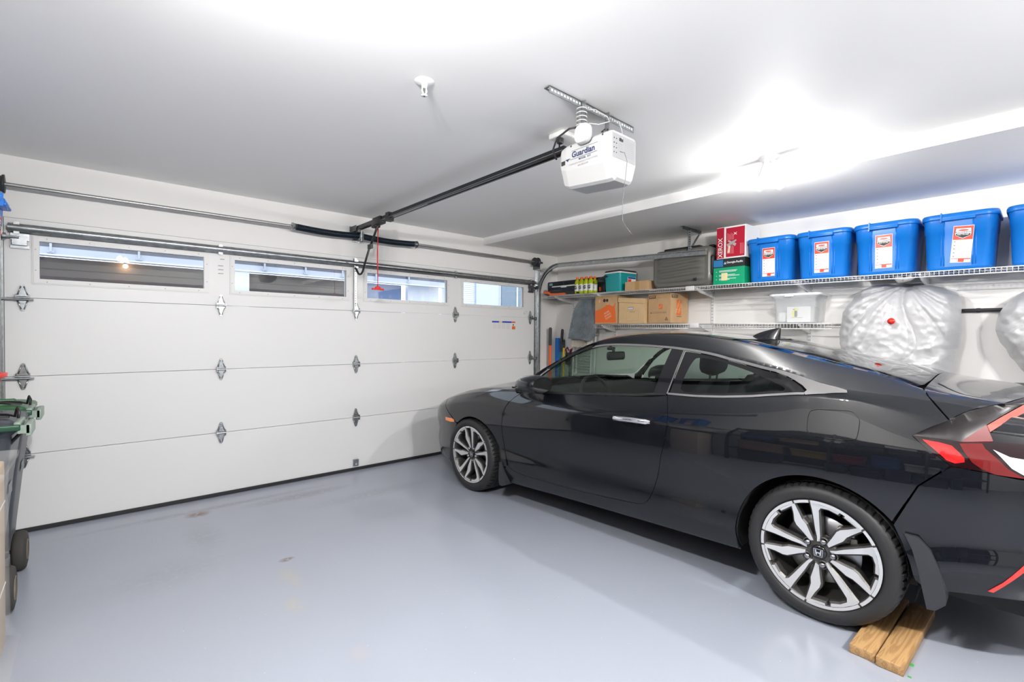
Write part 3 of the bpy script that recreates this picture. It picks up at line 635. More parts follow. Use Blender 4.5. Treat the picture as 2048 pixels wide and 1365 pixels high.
def toT(poly): return [(p[0], tz(p[0], p[1])) if len(p) == 2 else (p[1], p[2]) for p in poly]

paint = mat('black_metallic_paint', (.004, .005, .0075), .35, coat=1.0, coatr=.012, spec=.12)
gloss = mat('gloss_black_trim', (.006, .006, .008), .12, coat=.6)
chrome = mat('satin_chrome', (.62, .60, .58), .2, 1); brightchrome = mat('bright_chrome', (.85, .85, .86), .06, 1)
trimb = mat('black_car_trim', (.012, .012, .013), .5); inner_m = mat('cabin_dark', (.018, .019, .021), .75)
cglass = bpy.data.materials.new('tinted_car_glass'); cglass.use_nodes = True
def carglass(mm, col):
    nt = mm.node_tree; nt.nodes.clear(); o = N(mm, 'ShaderNodeOutputMaterial'); tr = N(mm, 'ShaderNodeBsdfTransparent'); tr.inputs[0].default_value = (*col, 1); gl = N(mm, 'ShaderNodeBsdfGlossy'); gl.inputs['Roughness'].default_value = .0; gl.inputs['Color'].default_value = (1, 1, 1, 1)
    fr = N(mm, 'ShaderNodeFresnel'); ge = N(mm, 'ShaderNodeNewGeometry'); ii = N(mm, 'ShaderNodeMix'); ii.inputs['A'].default_value = 1.5; ii.inputs['B'].default_value = 1/1.5; nt.links.new(ge.outputs['Backfacing'], ii.inputs['Factor']); nt.links.new(ii.outputs['Result'], fr.inputs[0]); mx = N(mm, 'ShaderNodeMixShader'); L = nt.links.new; L(fr.outputs[0], mx.inputs[0]); L(tr.outputs[0], mx.inputs[1]); L(gl.outputs[0], mx.inputs[2]); L(mx.outputs[0], o.inputs[0])
carglass(cglass, (.62, .72, .66)); rglass = bpy.data.materials.new('rear_car_glass'); rglass.use_nodes = True; carglass(rglass, (.42, .50, .47))

car = thing('car', 'black two-door coupe parked along the side wall under the blue totes', 'car', (3.853, -3.872, .0475))
car.rotation_euler = (-math.atan2(.0475, 2.65), 0, math.atan2(.061, 2.65))
AF, AR, RA = (2.59, .300), (.005, .325), .362
def arch(c, r, a0, a1, n=22): return [(c[0]+r*math.cos(math.radians(a0+(a1-a0)*i/n)), c[1]+r*math.sin(math.radians(a0+(a1-a0)*i/n))) for i in range(n+1)]
# outlines in (y, z), y forward
door_rear = [(.777, .995), (.751, .861), (.760, .749), (.783, .66), (.806, .553), (.832, .47), (.859, .395), (.885, .350), (.919, .327), (.96, .318)]
door_bot = [(1.066, .308), (1.25, .296), (1.422, .287), (1.65, .281), (1.846, .279), (1.98, .280), (2.06, .288), (2.11, .303), (2.142, .332)]
door_front = [(2.172, .39), (2.193, .451), (2.203, .53), (2.205, .591), (2.203, .66), (2.192, .722), (2.170, .78), (2.139, .825), (2.09, .87), (2.02, .916)]
belt = [(y, lz[6](y)-.004) for y in (1.9, 1.75, 1.6, 1.4, 1.2, 1.0, .9)]
door_o = dens(crom(door_rear+door_bot+door_front, 3)+belt, .03)
panel('door', toT(inset(door_o, .0028)), paint, car)
# window daylight opening
dlo_top = [(1.975, .972), (1.93, 1.02), (1.866, 1.078), (1.78, 1.146), (1.70, 1.195), (1.637, 1.226), (1.55, 1.259), (1.46, 1.282), (1.36, 1.293), (1.27, 1.295), (1.18, 1.294), (1.086, 1.291), (1.0, 1.287), (.917, 1.282), (.84, 1.277), (.768, 1.269), (.69, 1.260), (.61, 1.248), (.54, 1.235), (.472, 1.219), (.41, 1.207), (.351, 1.195), (.27, 1.178), (.202, 1.166), (.132, 1.150), (.07, 1.133), (.002, 1.112), (-.06, 1.098), (-.104, 1.086)]
dlo_bot = [(-.108, 1.076), (-.02, 1.064), (.056, 1.054), (.177, 1.040), (.30, 1.022), (.449, 1.006), (.60, .997), (.777, .995)]
front_bot = [(.9, .988-.004), (1.0, lz[6](1.0)-.004), (1.2, lz[6](1.2)-.004), (1.4, lz[6](1.4)-.004), (1.6, lz[6](1.6)-.004), (1.75, lz[6](1.75)-.004), (1.9, lz[6](1.9)-.004), (2.02, .916)]
# body side: sill + quarter + roof rail + A pillar
bs = [(2.215, .180)]+[(y, lz[1](y)+.002) for y in (2.0, 1.6, 1.2, .8, .5)]+[(.352, lz[1](.36)+.002)]+arch(AR, RA, -8, 141, 26)[0:]
bs = bs+[(-.293, .672)] if False else bs
qb = [(-.276, .553)]
bs = [p for p in bs]
bs += [(-.36, .725), (-.457, .823), (-.40, .868), (-.34, .922)]
bs += [(-.40, .965), (-.448, .996)]
upper = [('t', -.425, 6.35), ('t', -.40, 6.8), ('t', -.375, 7.3), ('t', -.350, 7.98)]
top8 = [('t', y, 7.98) for y in np.arange(-.33, 2.055, .03)]+[('t', 2.055, 7.98)]
pill = [('t', 2.062, 7.0), (2.055, .928), (2.02, .916)]
side_poly = bs+upper+top8+pill
hole_edge = [p for p in dlo_top]                    # from front to rear tip
side_poly = side_poly+hole_edge+dlo_bot             # runs back over the windows to the B pillar
side_poly = side_poly+[p for p in crom(door_rear+door_bot, 3)][1:]+[(2.17, .30), (2.21, .30)]
def densT(P):
    q = toT(P); out = []; n = len(q)
    for i in range(n):
        a, b = q[i], q[(i+1) % n]; k = max(1, int(math.ceil(math.hypot(a[0]-b[0], (a[1]-b[1])/9)/.03))); out += [(a[0]+(b[0]-a[0])*j/k, a[1]+(b[1]-a[1])*j/k) for j in range(k)]
    return out
side_T = densT(side_poly)
fuel = [(-.003, .996), (-.10, 1.000), (-.134, .997), (-.158, .975), (-.164, .955), (-.158, .893), (-.145, .876), (-.119, .868), (-.007, .868), (.025, .876), (.038, .900), (.038, .955), (.028, .985)]
fuel_d = dens(crom(fuel+[fuel[0]], 4)[:-1], .03)
panel('body_side', side_T, paint, car, holesT=[toT(fuel_d)])
panel('fuel_door', toT(inset(fuel_d, .0022)), paint, car, sides=(-1,))
panel('body_side', toT(fuel_d), trimb, car, sides=(1,), off=-.002, lip=0)[0].name = 'fuel_blank'
panel('fuel_recess', toT(fuel_d), trimb, car, sides=(-1,), off=-.008, lip=0)
# fender
fen = [(2.215, .186), (2.219, .30)]+[(2.215, .33), (2.21, .36)]
fen = [(2.222, .21), (2.215, .30), (2.157, .315)]+[(p[0]+.004, p[1]) for p in door_front]+[(2.058, .93)]
fen2 = [('t', 2.066, 6.98)]+[('t', y, 6.98) for y in (2.2, 2.35, 2.5, 2.65, 2.8, 2.9, 3.0, 3.08)]+[('t', 3.12, 6.7), ('t', 3.10, 6.3)]+[(3.02, .70), (2.90, .63), (2.84, .585)]
a = arch(AF, RA, 52, 180+10, 30)
fpoly = fen+fen2+a
panel('fender', densT(fpoly), paint, car)
# front bumper
bp = [(2.845, .578), (2.905, .625), (3.025, .695)]+[('t', 3.11, 6.28), ('t', 3.16, 6.6), ('t', 3.25, 6.7), ('t', 3.40, 6.9), ('t', 3.53, 7.2), ('t', 3.54, 6), ('t', 3.54, 4), ('t', 3.54, 1.2), ('t', 3.4, 1.03), ('t', 3.2, 1.03), ('t', 3.0, 1.03)]+[(2.955, .196)]+arch(AF, RA, -6, 48, 16)
panel('front_bumper', densT(bp), paint, car)
m = MB(); ring = [surf(3.54, t, -1) for t in np.arange(1.2, 10.01, .4)]; ring2 = [surf(3.54, t, 1) for t in np.arange(10, 1.19, -.4)]
ring = ring+ring2; m.loft([[(p.x*k, y_, .43+(p.z-.43)*k) for p in ring] for k, y_ in ((1, 3.54), (.93, 3.56), (.75, 3.575), (.2, 3.58))], False, True)
m.build('nose_panel', trimb, car)
mk = [(3.03, .607), (2.90, .612), (2.872, .603), (2.868, .583), (2.93, .576), (3.028, .578)]
panel('side_marker', toT(dens(mk, .02)), mat('amber_lens', (.85, .22, .02), .15, coat=1, emit=(.8, .2, .02), es=.15), car, off=.002, lip=.004)
hl = [('t', 3.13, 6.45), ('t', 3.24, 6.75), ('t', 3.40, 6.95), ('t', 3.44, 7.6), ('t', 3.30, 7.4), ('t', 3.12, 7.0)]
panel('headlamp', densT(hl), mat('headlamp_lens', (.05, .055, .06), .08, coat=1), car, off=.002, lip=.01)
# hood, cowl, windshield, roof, backlight, boot
def poly_t(*p): return densT([('t', y, t) for y, t in p])
hoodp = poly_t((2.10, 7.03), (2.35, 7.03), (2.6, 7.03), (2.85, 7.03), (3.06, 7.03), (3.14, 7.3), (3.26, 8), (3.36, 9), (3.40, 10), (2.37, 10), (2.34, 9.2), (2.22, 8.3), (2.12, 7.9))
panel('hood', hoodp, paint, car, merge=True)
wsp = poly_t((2.07, 8.06), (2.21, 8.35), (2.325, 9.2), (2.355, 10), (1.42, 10), (1.43, 9.2), (1.455, 8.5), (1.49, 8.1), (1.65, 8.06), (1.85, 8.06))
ws = panel('windscreen', wsp, cglass, car, merge=True, lip=0, off=-.004)
panel('roof', poly_t((1.475, 8.02), (1.44, 8.5), (1.41, 9.2), (1.40, 10), (.47, 10), (.475, 9.3), (.50, 8.5), (.53, 8.02), (.8, 8.02), (1.1, 8.02)), paint, car, merge=True)
panel('rear_window', poly_t((.515, 8.04), (.48, 8.5), (.455, 9.3), (.45, 10), (-.340, 10), (-.348, 9), (-.343, 8.4), (-.325, 8.06), (0, 8.04), (.25, 8.04)), rglass, car, merge=True, lip=0, off=-.004)
panel('boot_lid', poly_t((-.356, 8.02), (-.381, 7.3), (-.408, 6.8), (-.433, 6.35), (-.452, 6.02), (-.50, 6.7), (-.555, 7.4), (-.60, 8.0), (-.655, 9), (-.685, 10), (-.347, 10), (-.355, 9)), paint, car, merge=True)
panel('tail_body', poly_t((-.50, 5.6), (-.953, 5.6), (-.953, 10), (-.62, 10), (-.56, 8), (-.49, 6.6)), paint, car, merge=True, off=-.05, lip=0)
# rear bumper
rb = [(-.283, .540)]+[(-.31, .47), (-.335, .40), (-.352, .33)]+[('t', -.40, 1.05), ('t', -.55, 1.03), ('t', -.75, 1.03), ('t', -.955, 1.1), ('t', -.955, 4.9)]+[(-.80, .80), (-.643, .800), (-.55, .812), (-.462, .818), (-.365, .722)]
panel('rear_bumper', densT(rb), paint, car)
m = MB(); r1 = [surf(-.955, t, -1, -.05 if t > 5.5 else 0) for t in np.arange(1.1, 10.01, .3)]; r2 = [surf(-.955, t, 1, -.05 if t > 5.5 else 0) for t in np.arange(10, 1.09, -.3)]
rr = [tuple(p) for p in r1+r2]; cz_ = .68
m.loft([[(x*k, y_, cz_+(z-cz_)*k2) for x, _, z in rr] for k, k2, y_ in ((1, 1, -.955), (.985, .985, -.975), (.93, .96, -.992), (.80, .90, -1.004), (.5, .7, -1.012), (.1, .2, -1.015))], False, True); m.build('tail_panel', paint, car)
refl = [(-.560, .352), (-.60, .40), (-.66, .490), (-.70, .54), (-.70, .515), (-.66, .464), (-.60, .382), (-.575, .350)]
# tail lamp
lamp_m = mat('red_lamp_lens', (.13, .003, .004), .25, coat=.6); lampdk = mat('smoked_lamp_housing', (.012, .002, .003), .15, coat=.7); lampbr = mat('bright_red_lens', (.75, .008, .01), .25, coat=1)
lo = [(-.345, .921), (-.40, .868), (-.462, .824), (-.55, .815), (-.643, .806), (-.80, .81), ('t', -.945, 5.0), ('t', -.945, 5.55), (-.80, .93), (-.60, .928), (-.49, .918)]
panel('tail_lamp', densT(lo), lampdk, car, off=.001)
li = [(-.374, .912), (-.400, .909), (-.425, .907), (-.462, .899), (-.485, .875), (-.498, .857), (-.499, .843), (-.472, .834), (-.448, .842), (-.42, .87)]
panel('tail_lamp_lens', densT(li), lampbr, car, off=.004, lip=.003, label='bright red lens')
lo2 = [(-.483, .910), (-.515, .915), (-.546, .918), (-.555, .90), (-.585, .870), (-.615, .835), (-.65, .812), (-.70, .808), (-.64, .807), (-.58, .810), (-.545, .825), (-.52, .845), (-.50, .875)]
panel('tail_lamp_lens', densT(lo2), lamp_m, car, off=.005, lip=.003, label='dark red curved lens')
lo3 = [(-.575, .900), (-.62, .878), (-.70, .870), (-.82, .868), (-.86, .83), (-.74, .815), (-.665, .812), (-.625, .838)]
panel('reversing_lamp', densT(lo3), mat('clear_lens', (.7, .7, .7), .15, coat=1), car, off=.006, lip=.003, label='clear lens')
# spoiler wedge: a raised fin across the tail
m = MB()
def spo(sd):
    B = [surf(y, t, -1) for y, t in ((-.452, 6.02), (-.50, 6.7), (-.555, 7.4), (-.60, 8.0), (-.655, 9), (-.685, 9.98))]
    top = [(.862, -.338, .926)]+[(-p.x, p.y-.003, p.z) for p in B]
    lip_ = [(.862, -.338, .922), (.842, -.486, .917), (.782, -.556, .985), (.70, -.60, 1.020), (.55, -.665, 1.065), (.30, -.75, 1.105), (0, -.79, 1.115)]
    low = [(.86, -.34, .918), (.842, -.49, .909), (.784, -.566, .958), (.70, -.605, .990), (.55, -.67, 1.030), (.30, -.755, 1.070), (0, -.795, 1.080)]
    fr = [(x, y, z-.012) for x, y, z in top]
    return [[(sd*x, y, z) for x, y, z in L] for L in (fr, top, lip_, low)]
for sd in (-1, 1):
    fr, top, lp, lw = spo(sd)
    def up(L): 
        q = []
        for a, b in zip(L[:-1], L[1:]): q += [tuple(Vector(a).lerp(Vector(b), k/4)) for k in range(4)]
        return q+[L[-1]]
    fr, top, lp, lw = map(up, (fr, top, lp, lw)); n = len(top)
    vs = fr+top+lp; fs = [(i+r*n, i+1+r*n, i+1+(r+1)*n, i+(r+1)*n) for r in (0, 1) for i in range(n-1)]
    m.add(vs, fs if sd > 0 else [f[::-1] for f in fs], True)
m.build('spoiler', mat('soft_black_spoiler', (.022, .019, .020), .42), car)
m = MB()
for sd in (-1, 1):
    fr, top, lp, lw = spo(sd); L1 = [(p[0]*1.001, p[1]-.002, p[2]-.002) for p in lp[2:]]; L2 = lw[2:]; n = len(L1)
    m.add(L1+L2, [(i, i+1, i+1+n, i+n) for i in range(n-1)])
m.build('tail_light_bar', mat('pale_red_light_bar', (.62, .17, .14), .15, coat=1), car)
for sd in (-1, 1):
    m = MB(); fr, top, lp, lw = spo(sd); L1 = lp[1:3]; L2 = [(.835, -.50, .895), (.795, -.575, .925)]; L2 = [(sd*a, b, c) for a, b, c in L2]
    m.add(L1+L2, [(0, 1, 3, 2)])
    m.build('lamp_corner', lamp_m, car)
panel('rear_reflector', densT(refl), mat('red_reflector', (.75, .03, .02), .2, coat=1), car, off=.003, lip=.002)
# window trim, pillars and glass on both sides
tp = dlo_top
def strip(line, w, up=1):
    o = inset(line+line[::-1], 0); 
    pts = []; n = len(line)
    for i in range(n):
        a = Vector(line[max(i-1, 0)]); b = Vector(line[min(i+1, n-1)]); d = (b-a).normalized(); nn = Vector((-d.y, d.x)); q = Vector(line[i])+nn*w*up; pts.append((q.x, q.y))
    return list(line)+pts[::-1]
tops = crom(tp, 2)
chr_top = [p for p in tops if p[0] > .19]; s1 = strip(chr_top, .013, 1)
panel('window_trim', densT(s1), chrome, car, off=.004, lip=.006, dy=.05, label='satin chrome strip')
flare = [p for p in tops if p[0] <= .21]+[(-.108, 1.076), (-.02, 1.066), (.056, 1.056), (.062, 1.066), (.052, 1.078), (.075, 1.098), (.111, 1.118), (.15, 1.136), (.205, 1.152)]
panel('window_trim', densT(flare), chrome, car, off=.004, lip=.006, dy=.03, dt=.08, label='satin chrome flare')
btm = [(.06, 1.056), (.177, 1.042), (.30, 1.024), (.449, 1.008), (.60, .999), (.777, .997)]; s3 = strip(btm, .010, 1)
panel('window_trim', densT(s3), chrome, car, off=.004, lip=.005, label='satin chrome lower strip')
bf = [(.79, .993)]+front_bot; s4 = strip(bf, .013, 1)
panel('window_seal', densT(s4), trimb, car, off=.003, lip=.006)
bpil = [(.782, 1.000), (.875, .998), (.868, 1.13), (.853, 1.272), (.80, 1.268), (.762, 1.262), (.772, 1.13)]
panel('pillar_cover', densT(bpil), gloss, car, off=.003, lip=.006)
panel('pillar_seam', densT([(.778, 1.0), (.786, 1.0), (.768, 1.262), (.760, 1.262)]), chrome, car, off=.0045, lip=.004, dt=.3)
fg = [(.875, .998)]+[(p[0], p[1]+.010) for p in front_bot[:-2]]+[(1.985, .935), (1.955, .968)]+[(p[0], p[1]-.014) for p in tops if .87 < p[0] < 1.93]+[(.862, 1.262)]
panel('side_window', densT(fg), cglass, car, off=-.004, lip=0)
frit_o = [(.06, 1.070), (.177, 1.053), (.30, 1.036), (.449, 1.020), (.60, 1.011), (.772, 1.009), (.760, 1.252)]+[(p[0], p[1]-.015) for p in tops[::-1] if .20 < p[0] < .745][::-1][::-1]+[(.15, 1.134), (.111, 1.112), (.080, 1.092)]
pts_top = sorted([(p[0], p[1]-.015) for p in tops if .20 < p[0] < .745], key=lambda q: -q[0])
frit_o = [(.06, 1.070), (.177, 1.053), (.30, 1.036), (.449, 1.020), (.60, 1.011), (.772, 1.009), (.757, 1.250)]+pts_top+[(.15, 1.134), (.111, 1.112), (.080, 1.092)]
fi = [(.16, 1.068), (.25, 1.056), (.40, 1.038), (.55, 1.026), (.66, 1.022), (.700, 1.030), (.712, 1.06), (.700, 1.15), (.682, 1.200), (.66, 1.215), (.60, 1.212), (.50, 1.193), (.38, 1.163), (.28, 1.132), (.20, 1.102), (.155, 1.082)]
fi = crom(fi+[fi[0]], 3)[:-1]
panel('window_border', densT(frit_o), gloss, car, off=-.003, lip=0, holesT=[densT(fi)])
panel('side_window', densT(fi), rglass, car, off=-.004, lip=0)
# inner lining so nothing shows through the shut lines
lin_T = side_T
panel('inner_lining', side_T, inner_m, car, off=-.024, lip=0, dy=.06, dt=.25)
panel('inner_lining', toT(door_o), inner_m, car, off=-.024, lip=0, dy=.06, dt=.25)
panel('inner_lining', densT(fpoly), inner_m, car, off=-.02, lip=0, dy=.06, dt=.25)
panel('headliner', poly_t((1.475, 8.0), (1.40, 10), (.45, 10), (.50, 8.5), (.53, 8.0), (1, 8)), inner_m, car, off=-.02, lip=0, merge=True, dy=.08, dt=.3)
m = MB(); m.box(-.60, .60, -.80, 3.3, .20, .26); m.box(-.80, .80, .42, 2.15, .20, .26); m.box(-.80, .80, 2.28, 2.34, .26, .90); m.box(-.74, .74, -.42, -.38, .26, .90); m.box(-.6, .6, -.38, .35, .26, .52)
m.build('floor_pan', trimb, car)
# wheel wells
for c in (AF, AR):
    for sd in (-1, 1):
        m = MB(); arc = arch(c, RA+.004, -15, 195, 24); m.loft([[(sd*x, y, z) for y, z in arc] for x in (.872, .60)], False, False, True, closed=False)
        m.add([(sd*.60, y, z) for y, z in arc], [tuple(range(len(arc)))])
        m.build('wheel_well', mat('wheel_well_black', (.008, .008, .009), .9), car)
# mud flaps
def flap(pts, x0, x1, nm):
    for sd in (-1, 1):
        m = MB(); n = len(pts); m.prism(pts, sd*x0, sd*x1, 'X'); m.build('mud_flap', mat('mud_flap_plastic', (.03, .032, .036), .32), car, bevel=.004)
flap([(-.318, .515), (-.362, .512), (-.40, .47), (-.428, .40), (-.446, .31), (-.446, .268), (-.415, .235), (-.388, .230), (-.375, .30), (-.362, .38), (-.342, .46)], .80, .885, 'r')
flap([(2.235, .335), (2.215, .34), (2.19, .27), (2.165, .20), (2.160, .165), (2.20, .150), (2.235, .152), (2.245, .20), (2.240, .27)], .80, .893, 'f')
# door handle
m = MB()
def P_(y, z, o): q = surf(y, tz(y, z), -1, o); return q
hp = [(1.130, .824, .004), (1.115, .824, .018), (1.06, .826, .032), (1.0, .828, .036), (.93, .829, .035), (.88, .829, .022), (.860, .829, .004)]
sec_l = []
for (y, z, o) in hp:
    c = P_(y, z, o); h = .015 if 0.87 < y < 1.12 else .010; sec_l.append([(c.x-.004, y, c.z+h), (c.x-.008, y, c.z), (c.x-.004, y, c.z-h), (c.x+.004, y, c.z-h), (c.x+.006, y, c.z), (c.x+.004, y, c.z+h)])
m.loft(sec_l); m.build('door_handle', brightchrome, car)
m2 = MB()
cup = [(1.0+.058*math.cos(a), .822+.037*math.sin(a)) for a in [2*PI*i/20 for i in range(20)]]
panel('handle_recess', toT(cup), gloss, car, sides=(-1,), off=.0015, lip=.0)
# mirrors
for sd in (-1, 1):
    dy_ = 0 if sd < 0 else .10
    m = MB(); rings = []
    prof = [(1.905, .958, .022, .018), (1.895, .985, .04, .034), (1.86, 1.008, .062, .052), (1.80, 1.020, .078, .062), (1.72, 1.022, .086, .064), (1.665, 1.018, .086, .062), (1.655, 1.018, .078, .054)]
    for y, z, rx, rz2 in prof: rings.append([(sd*(.985+rx*1.25*math.cos(a)*(1 if abs(math.cos(a)) < 2 else 1)), y+dy_, z-.014+rz2*(abs(math.sin(a))**.8)*(1 if math.sin(a) > 0 else -1)) for a in [2*PI*i/24 for i in range(24)]])
    if sd < 0: rings = rings[::-1]
    m.loft(rings); m.build('mirror_cap', paint, car)
    m = MB(); m.loft([[(sd*(.985+.10*math.cos(a)), 1.6545+dy_, 1.004+.05*math.sin(a)) for a in [2*PI*i/24 for i in range(24)]]], True, True); m.build('mirror_glass', brightchrome, car)
    m = MB(); m.tube([(sd*.80, 1.80, .945), (sd*.86, 1.80, .955), (sd*.93, 1.80, .975)], [.035, .03, .028], 10); m.tube([(sd*1.07, 1.88, .980), (sd*1.02, 1.905, .972), (sd*.92, 1.88, .965)], .006, 6); m.build('mirror_arm', trimb, car)
# shark fin antenna
m = MB(); rings = []
for i in range(9):
    u = i/8; y0 = .625-.165*u**2.2; y1 = .437-.003*u; z = 1.338+.0+ (.0)*u; zz = sect(.53, 10)[1]-.012+.075*u
    rings.append([(.024*(1-u*.86)*math.sin(a), (y0+y1)/2+(y0-y1)/2*math.cos(a)*(1 if u < 1 else 1), zz+(.0 if True else 0)) for a in [2*PI*k/20 for k in range(20)]])
m.loft(rings); m.build('antenna_fin', gloss, car)
# wheels
tyre_m = mat('tyre_rubber', (.021, .021, .022), .55, bump=(300, .15, .0006)); alloy = mat('machined_alloy', (.72, .72, .72), .28, .55); alloyd = mat('grey_alloy_pocket', (.11, .105, .10), .38, .7); disc = mat('brake_disc_steel', (.35, .35, .36), .3, 1)
lugm = mat('lug_nut_metal', (.4, .4, .42), .25, 1)
R_ = .246
def wheel(y, sd, z=.3225):
    """wheel in car space; outer face at |x| = .87"""
    M = Matrix.Translation((sd*.87, y, z)) @ Matrix(((sd, 0, 0, 0), (0, 1, 0, 0), (0, 0, 1, 0), (0, 0, 0, 1)))   # local +x = outward, local (y,z)
    front = y > 1
    w = bpy.data.objects.new('wheel', None); COL.objects.link(w); w.parent = car; w.location = (sd*.87, y, z)
    S = Matrix(((sd, 0, 0, 0), (0, 1, 0, 0), (0, 0, 1, 0), (0, 0, 0, 1)))
    def fin(m, nm, mats, **k):
        if sd < 0: m.f = [f[::-1] for f in m.f]
        return m.build(nm, mats, w, **k)
    m = MB(); m.T = S; n = 228; rings = []
    profile = [(.246, -.006), (.252, .004), (.262, .010), (.285, .012), (.300, .006), (.308, -.002)]
    for i in range(n):
        a = 2*PI*i/n; g = (i % 4 != 0)
        pr = list(profile)+[(.3145+(0 if g else -.006), -.014), (.3185+(0 if g else -.008), -.026), (.3205+(0 if g else -.008), -.042), (.3215+(0 if g else -.005), -.056), (.3155, -.058), (.3155, -.066), (.3218, -.068), (.3222, -.095), (.3155, -.097), (.3155, -.107), (.3222, -.109), (.3222, -.135), (.3155, -.137), (.3155, -.147), (.3218, -.149), (.3205, -.185), (.3145, -.215), (.300, -.235), (.262, -.238), (.246, -.225)]
        rings.append([(x, r*math.cos(a), r*math.sin(a)) for r, x in pr])
    m.loft(rings+[rings[0]], False, False, True, closed=False)
    np_ = len(rings[0])-1; m.s = [(j % np_) < 5 for j in range(len(m.f))]
    fin(m, 'tyre', tyre_m)
    m = MB(); m.T = S; m.lathe([(.246, -.012), (.2465, .0), (.240, .004), (.232, .002), (.228, -.006), (.224, -.03), (.218, -.06), (.205, -.11), (.205, -.21), (.246, -.225)], 96, 'X')
    m.k = 0; m.lathe([(0, -.028), (.052, -.026), (.074, -.032), (.080, -.06), (.070, -.08), (.0, -.08)], 40, 'X'); fin(m, 'rim_barrel', alloyd)
    # bright ring
    faces = MB(); faces.T = S; dark = MB(); dark.T = S
    A_ = [(.030, .20), (.060, .30), (.075, .45), (.105, .62), (.135, .80), (.150, .945), (.50, .815), (.60, .745), (.545, .700), (.42, .790), (.295, .825), (.245, .78), (.205, .64), (.155, .45), (.115, .30), (.080, .20)]
    B_ = [(-.025, .22), (-.040, .36), (-.055, .52), (-.100, .62), (-.115, .75), (-.135, .945), (-.45, .84), (-.42, .80), (-.200, .885), (-.215, .74), (-.245, .60), (-.235, .52), (-.150, .36), (-.085, .22)]
    def xdish(r): return float(np.interp(r, [0, .06, .12, .19, .232, .25], [-.026, -.020, -.014, -.007, .0015, .001]))
    for q in range(5):
        ac = math.radians((106 if y < 1 else 97)-q*72)
        for poly in (A_, B_):
            def tp_(pl, dx, k=1.0):
                out = []
                for a, b in pl:
                    # local: b radial outward, a tangential clockwise as seen from outside
                    r = math.hypot(a, b)*R_; 
                    ux, uz = math.cos(ac), math.sin(ac)     # radial dir in the (horizontal h, z) plane seen from outside
                    cx, cz = uz, -ux                        # clockwise tangent
                    h = (b*ux+a*cx)*R_; zz = (b*uz+a*cz)*R_
                    yy = h*(-sd*-1 if False else 1)
                    out.append((xdish(r)+dx, h, zz))
                return out
            fl = 1 if sd > 0 else -1
            pl = dens(poly, .06); f3 = tp_(pl, .0); f3 = [(x, -h if sd < 0 else h, z2) for x, h, z2 in f3]
            # seen from outside on the left side (looking +x), +y is to the left, so flip h
            n_ = len(f3); cen = None
            faces.add(f3, [tuple(range(n_))])
            pd = inset(pl, -.030); b3 = tp_(pd, -.007); b3 = [(x, -h if sd < 0 else h, z2) for x, h, z2 in b3]; b4 = [(x-.040, h, z2) for x, h, z2 in b3]
            mid = f3
            dark.add(f3+b3, [(i, (i+1) % n_, n_+(i+1) % n_, n_+i) for i in range(n_)])
            dark.add(b3+b4, [(i, (i+1) % n_, n_+(i+1) % n_, n_+i) for i in range(n_)])
        # ring arcs
        for a0, a1 in ((-7.5, 7.5), (9.5, 62.5)):
            aa = [math.radians(a0+(a1-a0)*i/12) for i in range(13)]; inn = []; ou = []
            for t_ in aa:
                ca = ac-t_
                for rr_, L_ in ((.2325, inn), (.2455, ou)):
                    h = rr_*math.cos(ca); L_.append((.0045 if rr_ < .24 else .005, -h if sd < 0 else h, rr_*math.sin(ca)))
            for i in range(12): faces.add([inn[i], inn[i+1], ou[i+1], ou[i]], [(0, 1, 2, 3)])
    o = fin(faces, 'spoke_face', alloy); 
    bm = bmesh.new(); bm.from_mesh(o.data); bmesh.ops.triangulate(bm, faces=bm.faces[:])
    for f in bm.faces:
        f.normal_update()
        if f.normal.x*sd < 0: f.normal_flip()
    bm.to_mesh(o.data); bm.free()
    fin(dark, 'spoke_body', alloyd)
    for q in range(5):
        m = MB(); m.T = S; a = math.radians((106 if y < 1 else 97)-36-q*72); h = .057*math.cos(a); h = -h if sd < 0 else h; zz = .057*math.sin(a)
        m.k = 0; m.lathe([(.022, -.05), (.022, -.024), (.018, -.019), (.015, -.03), (.013, -.034)], 16, 'X', (0, h, zz)); m.k = 1; m.lathe([(.0125, -.034), (.0125, -.016), (.009, -.011), (.0, -.010)], 12, 'X', (0, h, zz)); fin(m, 'lug_nut', [alloyd, lugm])
    m = MB(); m.T = S; m.lathe([(.033, -.03), (.033, -.019), (.030, -.016), (.0, -.015)], 32, 'X'); m.k = 1; X = -.0142
    e = -1 if sd < 0 else 1
    def hp_(pts): return [(X, e*a, b) for a, b in pts]
    for pl in ([(-.0135, .012), (-.0085, .0125), (-.0070, .002), (.0070, .002), (.0085, .0125), (.0135, .012), (.0105, -.0125), (.0060, -.0130), (.0050, -.0035), (-.0050, -.0035), (-.0060, -.0130), (-.0105, -.0125)],): m.add(hp_(pl), [tuple(range(len(pl)))])
    fr = [(-.020, .017), (.020, .017), (.0165, -.018), (-.0165, -.018)]; fi_ = [(-.0175, .015), (.0175, .015), (.0145, -.016), (-.0145, -.016)]
    for i in range(4): j = (i+1) % 4; m.add(hp_([fr[i], fr[j], fi_[j], fi_[i]]), [(0, 1, 2, 3)])
    o = fin(m, 'centre_cap', [gloss, brightchrome])
    m = MB(); m.T = S; m.lathe([(.05, -.085), (.155, -.085), (.157, -.087), (.157, -.099), (.05, -.100)], 48, 'X'); fin(m, 'brake_disc', disc)
    m = MB(); m.T = S
    a0 = math.radians(45 if not front else 40)
    hh = .14*math.cos(a0); e2 = -1 if sd < 0 else 1
    cal = Matrix.Translation((-.085, e2*hh if sd > 0 else -hh, .14*math.sin(a0)))
